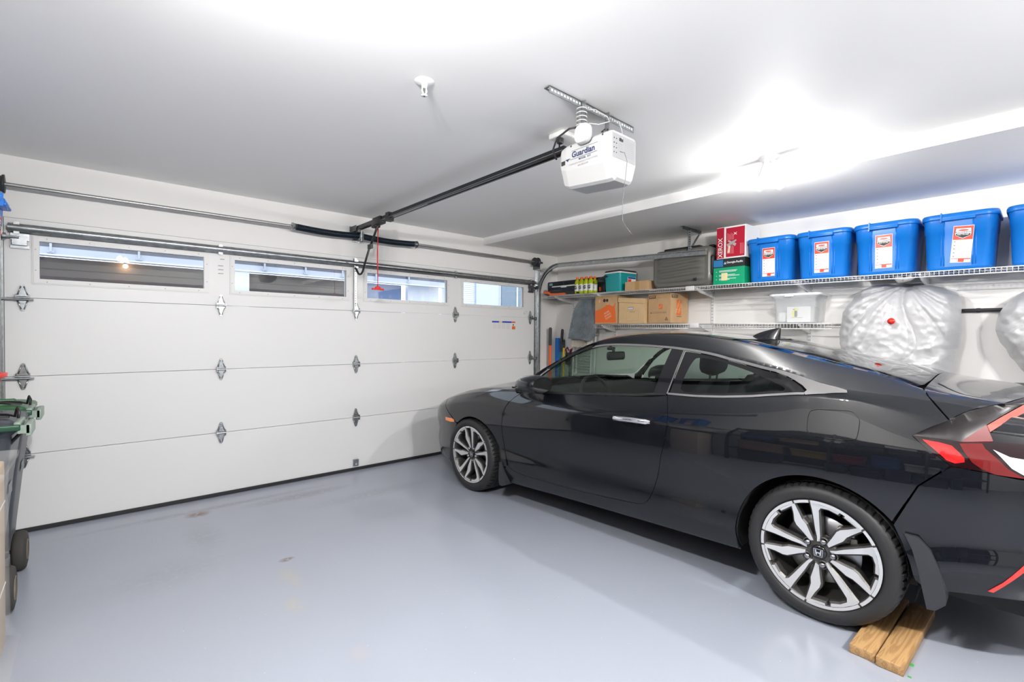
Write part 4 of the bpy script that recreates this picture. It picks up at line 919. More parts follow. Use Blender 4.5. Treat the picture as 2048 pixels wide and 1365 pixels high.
    m.rbox(-.115, -.068, (e2*hh)-.035, (e2*hh)+.035, .14*math.sin(a0)-.032, .14*math.sin(a0)+.032, .008); m.rbox(-.075, -.055, (e2*hh)-.02, (e2*hh)+.02, .14*math.sin(a0)-.015, .14*math.sin(a0)+.025, .006); m.cyl((-.08, e2*hh, .14*math.sin(a0)), (-.05, e2*hh, .14*math.sin(a0)), .010, n=12); m.rbox(-.09, -.06, e2*(hh+.03)-.015, e2*(hh+.03)+.015, .05, .09, .005)
    fin(m, 'brake_caliper', mat('cast_caliper', (.42, .41, .38), .45, .8))
    return w
for y in (0, 2.65):
    for sd in (-1, 1): wheel(y, sd)
# cabin
def seat(x, y, rear=False):
    s = bpy.data.objects.new('seat', None); COL.objects.link(s); s.parent = car; s.location = (x, y, .45)
    fab = mat('charcoal_seat_fabric', (.03, .032, .036), .85)
    m = MB()
    if not rear: m.loft([rrect(.48*k, .50*k, .08, z, 5) for z, k in ((-.10, .9), (0, 1), (.10, 1), (.13, .9))]); m.build('seat_cushion', fab, s)
    m = MB(); rings = []
    for i in range(9):
        u = i/8; z = .05+.56*u; yy = -.20-.20*u*1.0-.05*u*u; wd = (.50-.12*u*u) if i < 8 else .30; d = .13-.04*u
        rings.append([(p[0], p[1]+yy, z) for p in rrect(wd, d, .045, 0, 5)])
    m.loft(rings); m.build('seat_back', fab, s)
    m = MB(); rings = []
    for i in range(9):
        u = i/8; z = .64+.19*u; k = math.sqrt(max(.05, 1-(2*u-1)**4)); rings.append([(p[0], p[1]-.43-.02*u, z) for p in rrect(.25*k, .11*k, .05*k, 0, 5)])
    m.loft(rings)
    for q in (-.05, .05): m.cyl((q, -.43, .58), (q, -.44, .68), .007, n=8)
    m.build('head_rest', fab, s)
    return s
seat(-.37, 1.15); seat(.37, 1.15); seat(-.33, .40, True).location.z = .24; seat(.33, .40, True).location.z = .24
m = MB(); rings = []
for x in np.linspace(-.76, .76, 17):
    hum = .02*math.exp(-((x+.37)/.2)**2); rings.append([(x, 1.80, .62), (x, 1.78, .80), (x, 1.82, .905+hum), (x, 1.90, .935+hum), (x, 2.05, .925), (x, 2.22, .915), (x, 2.22, .62)])
m.loft(rings); m.build('dashboard', mat('dash_plastic', (.022, .023, .025), .6), car)
m = MB(); c = Vector((-.37, 1.64, .86)); tl_ = math.radians(24)
m.tube([(c.x+.185*math.cos(a), c.y+.185*math.sin(a)*math.sin(tl_)*1, c.z+.185*math.sin(a)*math.cos(tl_)) for a in [2*PI*i/36 for i in range(36)]], .014, 10, closed=True)
m.sphere(c, .06, 8, (1, .5, .8))
for a in (0, PI, -PI/2): m.tube([c, (c.x+.18*math.cos(a), c.y+.18*math.sin(a)*math.sin(tl_), c.z+.18*math.sin(a)*math.cos(tl_))], .012, 6)
m.tube([c, (c.x, 1.82, c.z-.06)], .03, 8); m.build('steering_wheel', mat('wheel_leather', (.03, .03, .032), .45), car)
m = MB(); m.rbox(-.12, .12, 1.715, 1.745, 1.150, 1.222, .025, 4); m.tube([(0, 1.745, 1.20), (0, 1.76, 1.24), (0, 1.79, 1.265)], .012, 8); m.rbox(-.04, .04, 1.76, 1.80, 1.235, 1.262, .01); m.build('rear_view_mirror', blk, car)
m = MB(); m.box(.12, .18, 1.2, 1.26, .5, .52)
m.box(-.70, .70, -.36, .10, .88, .90); m.build('parcel_shelf', inner_m, car)
# lettering and plate area: dark licence recess on the tail
# ------------------------------------------------------------------ wire shelves on the side wall
def sz(y): return 1.889+.0085*y      # top of the upper shelf
def szl(y): return 1.512+.006*(y+.93)
def wire_shelf(label, xf, y0, y1, zf, lip, sp, end=True):
    zg = zf; zf = lambda y: zg(y)-.003
    t = thing('wire_shelf', label, 'shelf', (xf, y0, zf(y0)))
    m = MB(); n = int(abs(y1-y0)/sp); 
    for i in range(n+1):
        y = y0+(y1-y0)*i/n; z = zf(y)
        m.tube([(XR-.008, y, z-.002), (xf+.004, y, z-.002), (xf, y, z-.006), (xf, y, z-lip)], .0018, 4)
    m.build('cross_wires', wirew, t, world=True)
    m = MB()
    for x, dz in ((xf, -.003), (xf, -lip), (XR-.012, -.006), (xf+.13, -.006), (xf+.26, -.006)):
        m.tube([(x, y0, zf(y0)+dz), (x, y1, zf(y1)+dz)], .0034, 6)
    m.build('long_rods', wirew, t, world=True)
    return t
sh1 = wire_shelf('long white wire shelf high on the side wall carrying the blue totes', 4.905, -.12, -5.2, sz, .038, .0254)
sh2 = wire_shelf('shorter white wire shelf under the long one carrying cardboard boxes', 5.005, -.915, -2.13, szl, .048, .0254)
sh3 = wire_shelf('empty-looking white wire shelf under the long one carrying the clear bin', 5.005, -2.15, -3.39, szl, .048, .0254)
for t, y in ((sh1, -2.20), (sh3, -2.20)):
    m = MB(); z = (sz if t is sh1 else szl)(y); xf = 4.905 if t is sh1 else 5.005; m.rbox(xf-.007, xf+.004, y-.045, y+.045, z-.045, z+.002, .003); m.build('joiner_clip', trimw, t, world=True)
for y in (-.32, -1.01, -2.24, -3.14, -3.95, -4.85):
    t = thing('shelf_upright', 'slotted white upright strip %s' % {-.32: 'on the side wall beside the hanging grey mat', -1.01: 'on the side wall behind the apron printed box', -2.24: 'on the side wall right of the big moving box', -3.14: 'on the side wall behind the clear bin',
                                                             -3.95: 'on the side wall behind the nearer white bag', -4.85: 'on the side wall past the right-hand tote'}[y], 'shelf upright', (XR, y, 1.2))
    m = MB(); z0, z1 = 1.17, 1.90; m.box(XR-.012, XR-.0005, y-.013, y+.013, z0, z1); m.k = 1
    for i in range(int((z1-z0)/.032)):
        for s in (-1, 1): m.box(XR-.0128, XR-.0115, y+s*.006-.0018, y+s*.006+.0018, z0+.01+i*.032, z0+.025+i*.032)
    m.build('slotted_strip', [wirew, mat('slot_dark', (.10, .10, .11), .5)], t, world=True)
    m = MB(); z = sz(y)-.01; m.prism([(XR-.012, z), (4.93, z-.002), (4.93, z-.014), (5.02, z-.045), (XR-.012, z-.085)], y-.006, y+.006, 'Y'); m.build('shelf_bracket', wirew, t, world=True)
    if -3.3 < y < -.5:
        m = MB(); z = szl(y)-.01; m.prism([(XR-.012, z), (5.03, z-.002), (5.03, z-.014), (5.10, z-.045), (XR-.012, z-.085)], y-.006, y+.006, 'Y'); m.build('shelf_bracket', wirew, t, world=True)

# ------------------------------------------------------------------ blue totes
tote_dark = mat('tote_shadow_blue', (.005, .11, .42), .4)
sticker_red = mat('sticker_red', (.80, .05, .02), .4)
def make_tote():
    t = thing('storage_tote', 'x', 'storage tote', (0, 0, 0))      # local: front faces -X, width along Y, origin bottom centre
    D, Wd, Hh = .36, .378, .375
    m = MB(); rings = []
    for z, k in ((0, .90), (.006, .925), (.02, .94), (.26, .985), (.262, 1.0), (.37, 1.03), (.375, 1.03)):
        r = [(-.0+p[0], p[1], z) for p in rrect(D*k, Wd*(k-.04 if z < .26 else k-.03), .055, z, 6)]; rings.append(r)
    m.loft(rings)
    # raised panel with ridges on the front
    def fx(z): return -D/2*np.interp(z, [0, .02, .26, .262, .375], [.90, .94, .985, 1.0, 1.03])
    for s in (-1, 1):
        y = .072*s; pts = [(fx(z)-.001, y-.001*s, z) for z in (.03, .1, .2, .26, .262, .34)]
        m.tube(pts, .0045, 6); pts = [(fx(z)-.001, y+.016*s, z) for z in (.03, .1, .2, .26)]; m.tube(pts, .0025, 6)
    m.loft([[(fx(z)-.0045, .068, z) for z in (.02, .14, .25, .262, .35)], [(fx(z)-.0045, -.068, z) for z in (.02, .14, .25, .262, .35)]], False, False, True, closed=False)
    m.build('tote_body', tote_m, t)
    m = MB(); m.loft([rrect(D*1.06, Wd*1.03, .065, .352, 6), rrect(D*1.10, Wd*1.05, .07, .352, 6), rrect(D*1.11, Wd*1.055, .07, .358, 6), rrect(D*1.11, Wd*1.055, .07, .376, 6), rrect(D*1.08, Wd*1.03, .065, .388, 6), rrect(D*.98, Wd*.95, .05, .392, 6), rrect(D*.95, Wd*.92, .05, .386, 6)])
    xl = -D*1.11/2
    m.build('tote_lid', tote_m, t)
    m = MB(); m.rbox(xl-.012, xl+.03, -.085, .085, .335, .372, .006); m.rbox(xl-.02, xl+.0, -.085, .085, .335, .352, .006); m.box(xl-.008, xl+.05, .085, .092, .33, .395); m.build('lid_latch', tote_m, t)
    m = MB(); X = fx(.12)-.009
    # label, slightly leaning like the wall of the tote
    tl = math.atan2(fx(.06)-fx(.24), .18); m.T = Matrix.Translation((X-.0005, 0, .17)) @ Matrix.Rotation(-tl, 4, 'Y')
    def rct(y0, y1, z0, z1, k, d=0): m.k = k; m.quad((-d, y1, z0), (-d, y0, z0), (-d, y0, z1), (-d, y1, z1))
    rct(-.052, .052, -.125, .125, 0); rct(-.050, .050, .030, .122, 1, .0004); rct(-.050, .012, -.122, -.100, 1, .0004); rct(.012-.062, .050, -.100, -.096, 1, .0004)
    sh = [(-.040, .108), (.040, .108), (.044, .070), (.038, .056), (.0, .036), (-.038, .056), (-.044, .070)]
    m.k = 2; m.add([(-.0008, y, z) for y, z in sh][::-1], [tuple(range(7))]); m.k = 0; m.add([(-.0010, y*.93, z*.96+.003) for y, z in sh][::-1], [tuple(range(7))])
    m.k = 2; m.add([(-.0012, y, z) for y, z in [(-.038, .071), (.038, .071), (.034, .058), (0, .041), (-.034, .058)]][::-1], [tuple(range(5))])
    m.k = 1; m.T = m.T @ Matrix.Translation((0, 0, 0)); m.add([(-.0013, .026*math.cos(a), .094+.006*math.sin(a)) for a in [2*PI*i/16 for i in range(16)]][::-1], [tuple(range(16))])
    base = m.T
    m.k = 2; m.T = base @ TM((-.0014, 0, .080), (0, -1, 0), (0, 0, 1)); m.text('ROUGHNECK', .0125, Matrix.Identity(4), .0004)
    m.k = 0; m.T = base @ TM((-.0014, 0, .064), (0, -1, 0), (0, 0, 1)); m.text('BUILT TO LAST', .0085, Matrix.Identity(4), .0003)
    m.T = base; 
    for i, (a, b) in enumerate(((.038, 0), (.04, .0), (.030, .0), (.042, 0), (.044, 0), (.026, 0), (.043, 0), (.040, 0), (.020, 0))): rct(-a*.9, .024+.0*b, .016-i*.0125, .0185-i*.0125, 3, .0004); rct(.034, .042, .015-i*.025, .020-i*.025, 2, .0004) if i < 5 else None
    rct(-.048, -.018, -.120, -.104, 0, .0008)
    m.build('tote_label', [paper, sticker_red, ink, mat('label_text_grey', (.45, .45, .47), .6)], t)
    return t
tote = make_tote()
tl = ['blue lidded storage tote beside the red and green paper boxes', 'second blue lidded tote from the red paper box', 'blue lidded tote directly over the left part of the big white bag', 'blue lidded tote with a tilted red and white label', 'blue lidded tote cut off by the right edge of the photo']
for i, (y, w, tilt) in enumerate(((-2.925, 1, 0), (-3.332, 1, 0), (-3.739, 1, 0), (-4.150, 1, 1), (-4.575, 1, 0))):
    o = tote if i == 0 else copy_tree(tote)
    o.location = (5.105, y, sz(y)+.001); o['label'] = tl[i]; o['group'] = 'blue storage totes on the long wire shelf'
    for c in [x for x in bpy.data.objects if x.parent == o]:
        if c.name.startswith('tote_label'):
            if tilt: c.rotation_euler = (math.radians(4), 0, 0); c.location = (-.0008, -.008, .0)
            if i == 4: c.location = (0, -.0, 0)

# ------------------------------------------------------------------ cartons on the upper shelf
def carton(name, label, cat, x0, x1, y0, y1, z0, z1, mats, parts=None, rz=0, group=None, bev=.002):
    cx, cy = (x0+x1)/2, (y0+y1)/2; t = thing(name, label, cat, (cx, cy, z0), rz, group)
    return t, (x1-x0)/2, (y1-y0)/2, z1-z0
# green paper case with black label band, and the red paper box on it
zb = sz(-2.58)
t, a, b, h = carton('paper_case', 'green and black carton of copier paper under the red paper box', 'box', 4.935, 5.235, -2.715, -2.424, zb, zb+.243, None)
m = MB(); m.box(-a, a, -b, b, 0, h); m.k = 1; m.box(-a-.001, a, -b-.001, b+.001, 0, .160); m.k = 2; m.box(-a-.0016, -a+.01, .055, b+.0012, .170, .233)
m.build('carton', [mat('black_carton', (.02, .025, .025), .5), mat('green_carton', (.005, .36, .17), .45), mat('blue_panel', (.03, .20, .48), .45)], t)
m = MB(); m.T = TM((-a-.002, -.055, .205), (0, -1, .0), (0, 0, 1)); m.text('Georgia-Pacific', .025, Matrix.Identity(4), .0006); m.T = Matrix.Identity(4)
m.k = 0; m.T = TM((-a-.002, 0, 0), (0, -1, 0), (0, 0, 1))
for i, (z, w) in enumerate(((.128, .17), (.118, .16), (.088, .15), (.078, .19), (.052, .16), (.043, .10))): m.quad((-.09, z, 0), (-.09+w, z, 0), (-.09+w, z+.005, 0), (-.09, z+.005, 0))
for z in (.122, .084, .05): m.cyl((-.115, z, 0), (-.115, z, .0003), .004, n=8)
m.k = 1; m.add([(-.045+.0*i, 0, 0) for i in range(0)]+[(-.047, .190, .0004), (-.022, .190, .0004), (-.0345, .215, .0004)], [(0, 1, 2)])
m.k = 2; m.quad((-.068, .038, .001), (-.010, .038, .001), (-.010, .108, .001), (-.068, .108, .001)); m.k = 3; m.quad((-.045, .004, .0006), (-.020, .004, .0006), (-.020, .24, .0006), (-.045, .24, .0006)) if 0 else None
m.build('carton_print', [paper, mat('pale_blue_print', (.35, .55, .8), .5), mat('sticky_note', (.85, .75, .42), .5)], t)
t, a, b, h = carton('paper_box', 'red and white carton of copier paper standing on the green and black carton', 'box', 4.94, 5.24, -2.722, -2.450, zb+.245, zb+.245+.298, None)
m = MB(); m.box(-a, a, -b, b, 0, h); m.k = 1; m.box(-a-.001, -a+.01, -b+.012, b-.088, .012, h-.014); m.box(-a-.001, -a+.01, b-.076, b+.001, .006, h-.004); m.k = 0; m.box(-a-.0016, -a+.01, b-.083, b-.070, 0, h+.001)
m.build('carton', [paper, mat('crimson_carton', (.46, .008, .035), .45)], t)
m = MB(); m.T = TM((-a-.002, b-.036, .105), (0, 0, 1), (0, 1, 0)); m.text('XEROX', .058, Matrix.Identity(4), .001, sx=.95)
m.T = TM((-a-.002, 0, 0), (0, -1, 0), (0, 0, 1)); I = Matrix.Identity(4)
m.T = m.T @ Matrix.Translation((.04, .225, 0)) @ Matrix.Rotation(PI/2, 4, 'Z'); m.text('X', .035, I, .001); m.T = TM((-a-.002, 0, 0), (0, -1, 0), (0, 0, 1))
for i in range(6):
    m.k = 1; x = -.035+i*.011; m.quad((x, .17, 0), (x+.004, .17, 0), (x+.004, .235-.006*(i % 3), 0), (x, .235-.006*(i % 3), 0)); m.quad((x+.0, .04, 0), (x+.004, .04, 0), (x+.004, .12-.01*(i % 2), 0), (x, .12-.01*(i % 2), 0))
for i in range(3): m.quad((.085+i*.012, .03, 0), (.089+i*.012, .03, 0), (.089+i*.012, .13, 0), (.085+i*.012, .13, 0))
m.k = 2; m.T = m.T @ Matrix.Translation((.01, .14, .0003)) @ Matrix.Rotation(.55, 4, 'Z'); m.cyl((-.03, 0, 0), (.02, 0, .0), .012, n=10); m.quad((-.05, -.012, 0), (.045, -.006, 0), (.045, .006, 0), (-.05, .02, 0)); m.T = m.T @ Matrix.Rotation(-1.1, 4, 'Z'); m.quad((-.045, -.005, .0002), (.04, -.014, .0002), (.04, .012, .0002), (-.045, .008, .0002))
m.k = 3; m.T = TM((-a-.0028, 0, 0), (0, -1, 0), (0, 0, 1)); m.quad((-.032, .05, 0), (-.012, .05, 0), (-.004, .125, 0), (-.022, .125, 0))
m.build('carton_print', [paper, mat('pink_print', (.72, .25, .28), .5), mat('grey_cartoonless_print', (.42, .40, .40), .5), mat('cream_print', (.8, .72, .5), .5)], t)

# grey hard-shell suitcase lying on its long edge
zc = sz(-2.1)
t = thing('hard_shell_suitcase', 'large grey ribbed hard-shell suitcase lying on the long wire shelf', 'suitcase', (5.10, -2.072, zc))
shell = mat('grey_polycarbonate', (.145, .145, .128), .38, coat=.15)
m = MB(); n = 28; rings = []
for i in range(n+1):                                   # cross-sections through the depth (x): front half shell
    u = i/n; x = -.16+.145*u
    k = 1-.10*(1-min(1, u*3))**2.2
    ring = []
    for p in rrect(.655, .395, .075, 0, 8):
        y, z = p[0]*k, p[1]*k+.199
        ring.append((x, y, z))
    rings.append(ring)
m.loft(rings, True, False)
# face with ribs
ng, nz = 40, 40
vs = []; 
for j in range(nz+1):
    for i in range(ng+1):
        y = -.262+.524*i/ng; z = .052+.292*j/nz
        e = min(1, min(i, ng-i)/5)*min(1, min(j, nz-j)/4)
        vs.append((-.161-.012*e-.007*e*math.sin(2*PI*(z-.05)/.062+1.1*math.sin(y*7)), y, z))
m.add(vs, [(j*(ng+1)+i, (j+1)*(ng+1)+i, (j+1)*(ng+1)+i+1, j*(ng+1)+i+1) for j in range(nz) for i in range(ng)], True)
m.build('front_shell', shell, t)
m = MB(); rings = []
for i in range(13):
    u = i/12; x = .0+.155*u; k = 1-.12*max(0, u*3-2)**2.2 if u > .66 else 1
    rings.append([(x, p[0]*k, p[1]*k+.199) for p in rrect(.655, .395, .075, 0, 8)])
m.loft(rings, False, True); m.build('back_shell', shell, t)
m = MB(); m.loft([[(x, p[0], p[1]+.2005) for p in rrect(.662, .399, .078, 0, 8)] for x in (-.018, .004)], False, False); m.build('zip_band', blkr, t)
m = MB(); m.rbox(-.15, .12, -.345, -.30, .10, .30, .02); m.rbox(-.14, .10, -.20, .20,   .385, .412, .012)
for y in (-.26, -.02, .20): m.rbox(-.03, .03, y-.03, y+.03, .39, .42, .01)
m.rbox(-.06, .06, .31, .345, .1, .28, .012); m.build('handles_and_corners', blk, t)
m = MB(); m.cyl((-.182, -.165, .068), (-.165, -.165, .068), .013, n=12); m.rbox(-.183, -.17, -.185, -.175, .055, .085, .003); m.build('badge', blk, t)

# small carton, teal cooler, bottles, cases
zb = sz(-1.6)
t = thing('small_carton', 'small plain brown carton with tape between the teal cooler and the suitcase', 'box', (5.03, -1.575, zb), math.radians(0))
m = MB(); m.box(-.10, .13, -.135, .165, 0, .098); m.k = 1; m.box(-.1008, .1308, -.02, .035, 0, .0988); m.build('carton', [card_m, mat('brown_tape', (.45, .27, .10), .35)], t, bevel=.002)
t = thing('drink_cooler', 'teal drink cooler with black lid and black handle on the long wire shelf', 'cooler', (5.090, -1.232, sz(-1.3)), math.radians(-6)); t.scale = (1.22, 1.14, 1.04)
teal = mat('teal_plastic', (.012, .30, .31), .35)
m = MB(); m.loft([rrect(.235*k, .215*k, .025, z, 4) for z, k in ((0, .93), (.01, .95), (.21, 1.03))]); m.build('cooler_body', teal, t)
m = MB(); m.loft([rrect(.245*k, .225*k, .028, z, 4) for z, k in ((.205, 1), (.216, 1.01), (.218, 1.01))]); m.build('rim', paper, t)
m = MB(); m.loft([rrect(.245*k, .225*k, .028, z, 4) for z, k in ((.218, 1.0), (.228, 1.0), (.238, .95), (.243, .80))]); m.build('lid', mat('cooler_lid', (.03, .025, .03), .4), t)
m = MB(); m.tube([(-.118, .10, .185), (-.130, .06, .178), (-.150, .10, .165), (-.17, .14, .14), (-.165, .15, .125), (-.12, .128, .13), (-.0, .125, .15), (.12, .122, .16)], .011, 6); m.build('handle', blk, t)
m = MB(); m.T = TM((-.02, -.1135, .145), (1, 0, 0), (0, 0, 1)); m.box(-.0, .115, -.045, .02, 0, .0008); m.k = 1; m.box(.004, .111, .0, .018, .0008, .0012); m.k = 2; m.box(.004, .05, -.04, -.005, .0008, .0012); m.build('label', [paper, mat('label_blue', (.01, .04, .3), .5), sticker_red], t)
bot_m = mat('clear_bottle_plastic', (.92, .95, .9), .08, trans=1, ior=1.2); drink = mat('yellow_drink', (.62, .72, .02), .15, trans=.35, ior=1.33); capm = mat('orange_cap', (.9, .14, .02), .4)
def make_bottle():
    t = thing('sports_drink_bottle', 'x', 'bottle')
    m = MB(); m.lathe([(0, .002), (.030, .0), (.034, .006), (.034, .03), (.031, .06), (.031, .09), (.034, .115), (.033, .14), (.024, .165), (.014, .176), (.014, .182), (0, .182)], 18); m.build('bottle_body', drink, t)
    m = MB(); m.lathe([(.0345, .034), (.0318, .06), (.0318, .09), (.0345, .112)], 18); m.build('label', mat('label_film', (.75, .75, .72), .4), t)
    m = MB(); m.lathe([(0, .206), (.015, .206), (.018, .200), (.018, .180), (.0, .180)], 16); m.build('cap', capm, t)
    m = MB(); m.T = TM((-.0362, 0, .075), (0, -1, 0), (0, 0, 1)); m.text('G', .055, Matrix.Identity(4), .0022); m.build('lettering', mat('dark_label_ink', (.02, .02, .02), .5), t)
    return t
bt = make_bottle(); lb = {(0, 0): 'front row, leftmost', (0, 1): 'front row, second from left', (0, 2): 'front row, third from left', (0, 3): 'front row, nearest the cooler'}
k = 0
for r in range(2):
    for c in range(4):
        o = bt if k == 0 else copy_tree(bt); k += 1
        y = -.685-c*.072-.0*r; o.location = (4.955+r*.072, y, sz(y)+.0005)
        o['label'] = 'orange capped bottle of yellow drink, '+(lb[(0, c)] if r == 0 else ['back row, leftmost', 'back row, second from left', 'back row, third from left', 'back row, nearest the cooler'][c]); o['group'] = 'bottles of yellow drink'
t = thing('tool_case', 'long flat black storage case at the back of the shelf behind the bottles', 'case', (5.24, -.49, sz(-.49)))
m = MB(); m.rbox(-.13, .05, -.50, .47, 0, .205, .008); m.k = 1; m.box(-.1308, -.12, .18, .186, .01, .2); m.k = 2; m.box(-.1312, -.12, .38, .44, .155, .185); m.build('case_body', [mat('near_black_case', (.018, .02, .03), .45), mat('case_seam', (.08, .09, .12), .5), mat('case_badge', (.25, .45, .6), .5)], t)
m = MB(); m.rbox(-.150, -.125, -.40, -.33, .115, .135, .004); m.k = 1; m.rbox(-.150, -.125, -.445, -.425, .03, .08, .004); m.build('catch', [mat('case_chrome', (.6, .6, .6), .2, 1), orange_m], t)
t = thing('tool_box', 'low dark tool box with white handle strip and coloured buttons', 'tool box', (5.02, -.42, sz(-.42)))
m = MB(); m.rbox(-.05, .06, -.23, .26, 0, .115, .01); m.build('box_body', mat('navy_black', (.015, .02, .035), .5), t)
m = MB(); m.rbox(-.06, -.045, -.23, .18, .108, .124, .004); m.rbox(-.062, -.045, -.07, .02, .096, .11, .003); m.build('handle_strip', paper, t)
for i, k in enumerate((0, 0, 1, 1, 1, 2)):
    m = MB(); m.k = k; m.rbox(-.053, -.048, .205-i*.038, .235-i*.038, .045, .068, .002); m.build('button', [red_m, mat('button_grey', (.4, .42, .45), .4), mat('button_teal', (.1, .4, .5), .4)], t)
t = thing('hand_saw', 'orange and black hand tool lying at the front left end of the long shelf', 'hand tool', (4.945, -.40, sz(-.4)))
m = MB(); m.prism([(.285, .058), (.20, .055), (.14, .03), (.02, .022), (-.10, .03), (-.14, .012), (-.10, .002), (.16, .002), (.20, .03), (.28, .036)][::-1], -.018, .018, 'X'); m.build('orange_body', orange_m, t, bevel=.004)
m = MB(); m.prism([(.16, .056), (.10, .06), (-.05, .06), (-.20, .045), (-.34, .02), (-.34, .004), (-.14, .004), (-.10, .024), (.10, .028), (.14, .03)][::-1], -.022, .022, 'X'); m.build('black_grip', blk, t, bevel=.004)

# ------------------------------------------------------------------ cartons on the lower shelf
zl = szl(-1.2)+.001
t = thing('moving_box', 'orange and brown moving box with an apron print beside the grey mat', 'box', (5.135, -1.095, zl))
m = MB(); m.box(-.14, .155, -.158, .158, 0, .33); m.build('carton', card_m, t, bevel=.002)
m = MB(); m.T = TM((-.1406, 0, 0), (0, -1, 0), (0, 0, 1)); m.add([(x, z, 0) for x, z in [(-.157, .012), (.150, .012), (.135, .16), (.130, .20), (.142, .235), (.135, .24), (.11, .20), (.07, .215), (.03, .235), (-.02, .20), (-.09, .17), (-.157, .155)]], [tuple(range(12))])
m.k = 1; R = Matrix.Translation((.03, .10, .0006)) @ Matrix.Rotation(.45, 4, 'Z')
for i, s in enumerate(('MORE', 'SAVING', 'DOING')): m.text(s, .028, R @ Matrix.Translation((0, .035-i*.032, 0)), .0006)
m.k = 2; m.cyl((-.02, .275, 0), (-.02, .275, .0006), .020, n=16); m.cyl((.02, .275, 0), (.02, .275, .0006), .018, n=16); m.k = 1; m.cyl((.03, .228, 0), (.03, .228, .0008), .006, n=8); m.quad((-.10, .255, .0003), (-.085, .255, .0003), (-.085, .285, .0003), (-.10, .285, .0003))
m.build('carton_print', [hd_or, mat('faded_print', (.85, .5, .35), .6), ink], t)
m = MB(); m.prism([(-.14, .33), (.0, .332), (.17, .40), (.17, .405), (.0, .337), (-.14, .335)], -.158, -.02, 'Y'); m.build('flap', card_m, t) if 0 else None
t = thing('banker_box', 'light brown lidded archive box with a hand hole, between two moving boxes', 'box', (5.16, -1.445, zl))
m = MB(); m.box(-.155, .13, -.172, .172, 0, .255); m.build('carton', card2_m, t, bevel=.002)
m = MB(); m.T = Matrix.Translation((0, 0, .245)) @ Matrix.Rotation(math.radians(4.5), 4, 'X'); m.box(-.163, .136, -.176, .180, -.012, .042); m.build('carton_lid', card2_m, t, bevel=.002)
m = MB(); m.T = TM((-.1556, 0, 0), (0, -1, 0), (0, 0, 1)); m.k = 0; m.box(-.045, .03, .155, .185, 0, .001); m.k = 1
for a, b, c, d in ((-.065, .095, .030, .031), (-.065, .095, .140, .141), (-.065, -.064, .03, .141), (.094, .095, .03, .141), (-.02, .05, .128, .131)): m.quad((a, c, .0004), (b, c, .0004), (b, d, .0004), (a, d, .0004))
m.k = 2; m.box(-.042, .026, .158, .18, .001, .0015); m.build('hand_hole', [mat('hole_brown', (.20, .12, .06), .8), ink, mat('hole_contents', (.62, .62, .66), .6)], t)
t = thing('moving_box', 'brown cardboard moving box stamped PETITE, right end of the boxes', 'box', (5.150, -1.814, zl), math.radians(-10))
# local front faces: -X side (seen left) and -Y side (seen right)
m = MB(); wx, wy, hh = .270, .310, .312; m.box(-wx/2, wx/2, -wy/2, wy/2, 0, hh); m.build('carton', card_m, t, bevel=.002)
def petite(m, lw):
    m.k = 0; m.box(-lw/2+.012, -lw/2+.105, hh-.045, hh-.015, 0, .0006); m.k = 1; m.text('PETITE', .026, Matrix.Translation((-lw/2+.058, hh-.030, .0009)), .0006, sx=.95)
m = MB(); I = Matrix.Identity(4); A = TM((-wx/2-.0006, 0, 0), (0, -1, 0), (0, 0, 1)); B = TM((0, -wy/2-.0006, 0), (1, 0, 0), (0, 0, 1))
m.T = A; petite(m, wy); m.k = 2; m.box(-.005, .047, .150, .205, 0, .0006); m.k = 1; R = Matrix.Translation((.021, .178, .0009)) @ Matrix.Rotation(PI/4, 4, 'Z')
for i, s in enumerate(('THE HOME', 'DEPOT')): m.text(s, .012, R @ Matrix.Translation((0, .007-i*.015, 0)), .0006)
m.k = 0
for z in (.118, .106): m.quad((-.10, z, .0004), (.10, z, .0004), (.10, z+.0025, .0004), (-.10, z+.0025, .0004))
m.quad((-.118, .102, .0004), (-.108, .102, .0004), (-.108, .122, .0004), (-.118, .122, .0004))
for i in range(3):
    a = 2*PI*i/3; m.T = A @ Matrix.Translation((.10, .042, 0)) @ Matrix.Rotation(a, 4, 'Z'); m.add([(-.016, -.012, .0004), (.010, -.012, .0004), (.010, -.016, .0004), (.020, -.009, .0004), (.010, -.002, .0004), (.010, -.006, .0004), (-.010, -.006, .0004)], [(0, 1, 2, 3, 4, 5, 6)])
m.build('carton_print', [mat('brown_print', (.09, .05, .03), .6), card2_m, hd_or], t); m = MB(); m.T = B; petite(m, wx); m.k = 2; m.box(-.045, .025, .085, .245, 0, .0006); m.k = 1; R = Matrix.Translation((-.010, .165, .0009)) @ Matrix.Rotation(1.15, 4, 'Z')
for i, s in enumerate(('THE HOME', 'DEPOT')): m.text(s, .030 if i == 0 else .036, R @ Matrix.Translation((0, .018-i*.038, 0)), .001)
m.k = 0; m.quad((-.045, .068, .0004), (.03, .068, .0004), (.03, .074, .0004), (-.045, .074, .0004))
m.build('carton_print', [mat('brown_print', (.09, .05, .03), .6), card2_m, hd_or], t)
m = MB(); m.prism([(-wx/2, hh), (wx/2, hh), (wx/2, hh+.003), (-wx/2, hh+.004)], -wy/2, wy/2, 'Y'); m.build('flap', card_m, t)

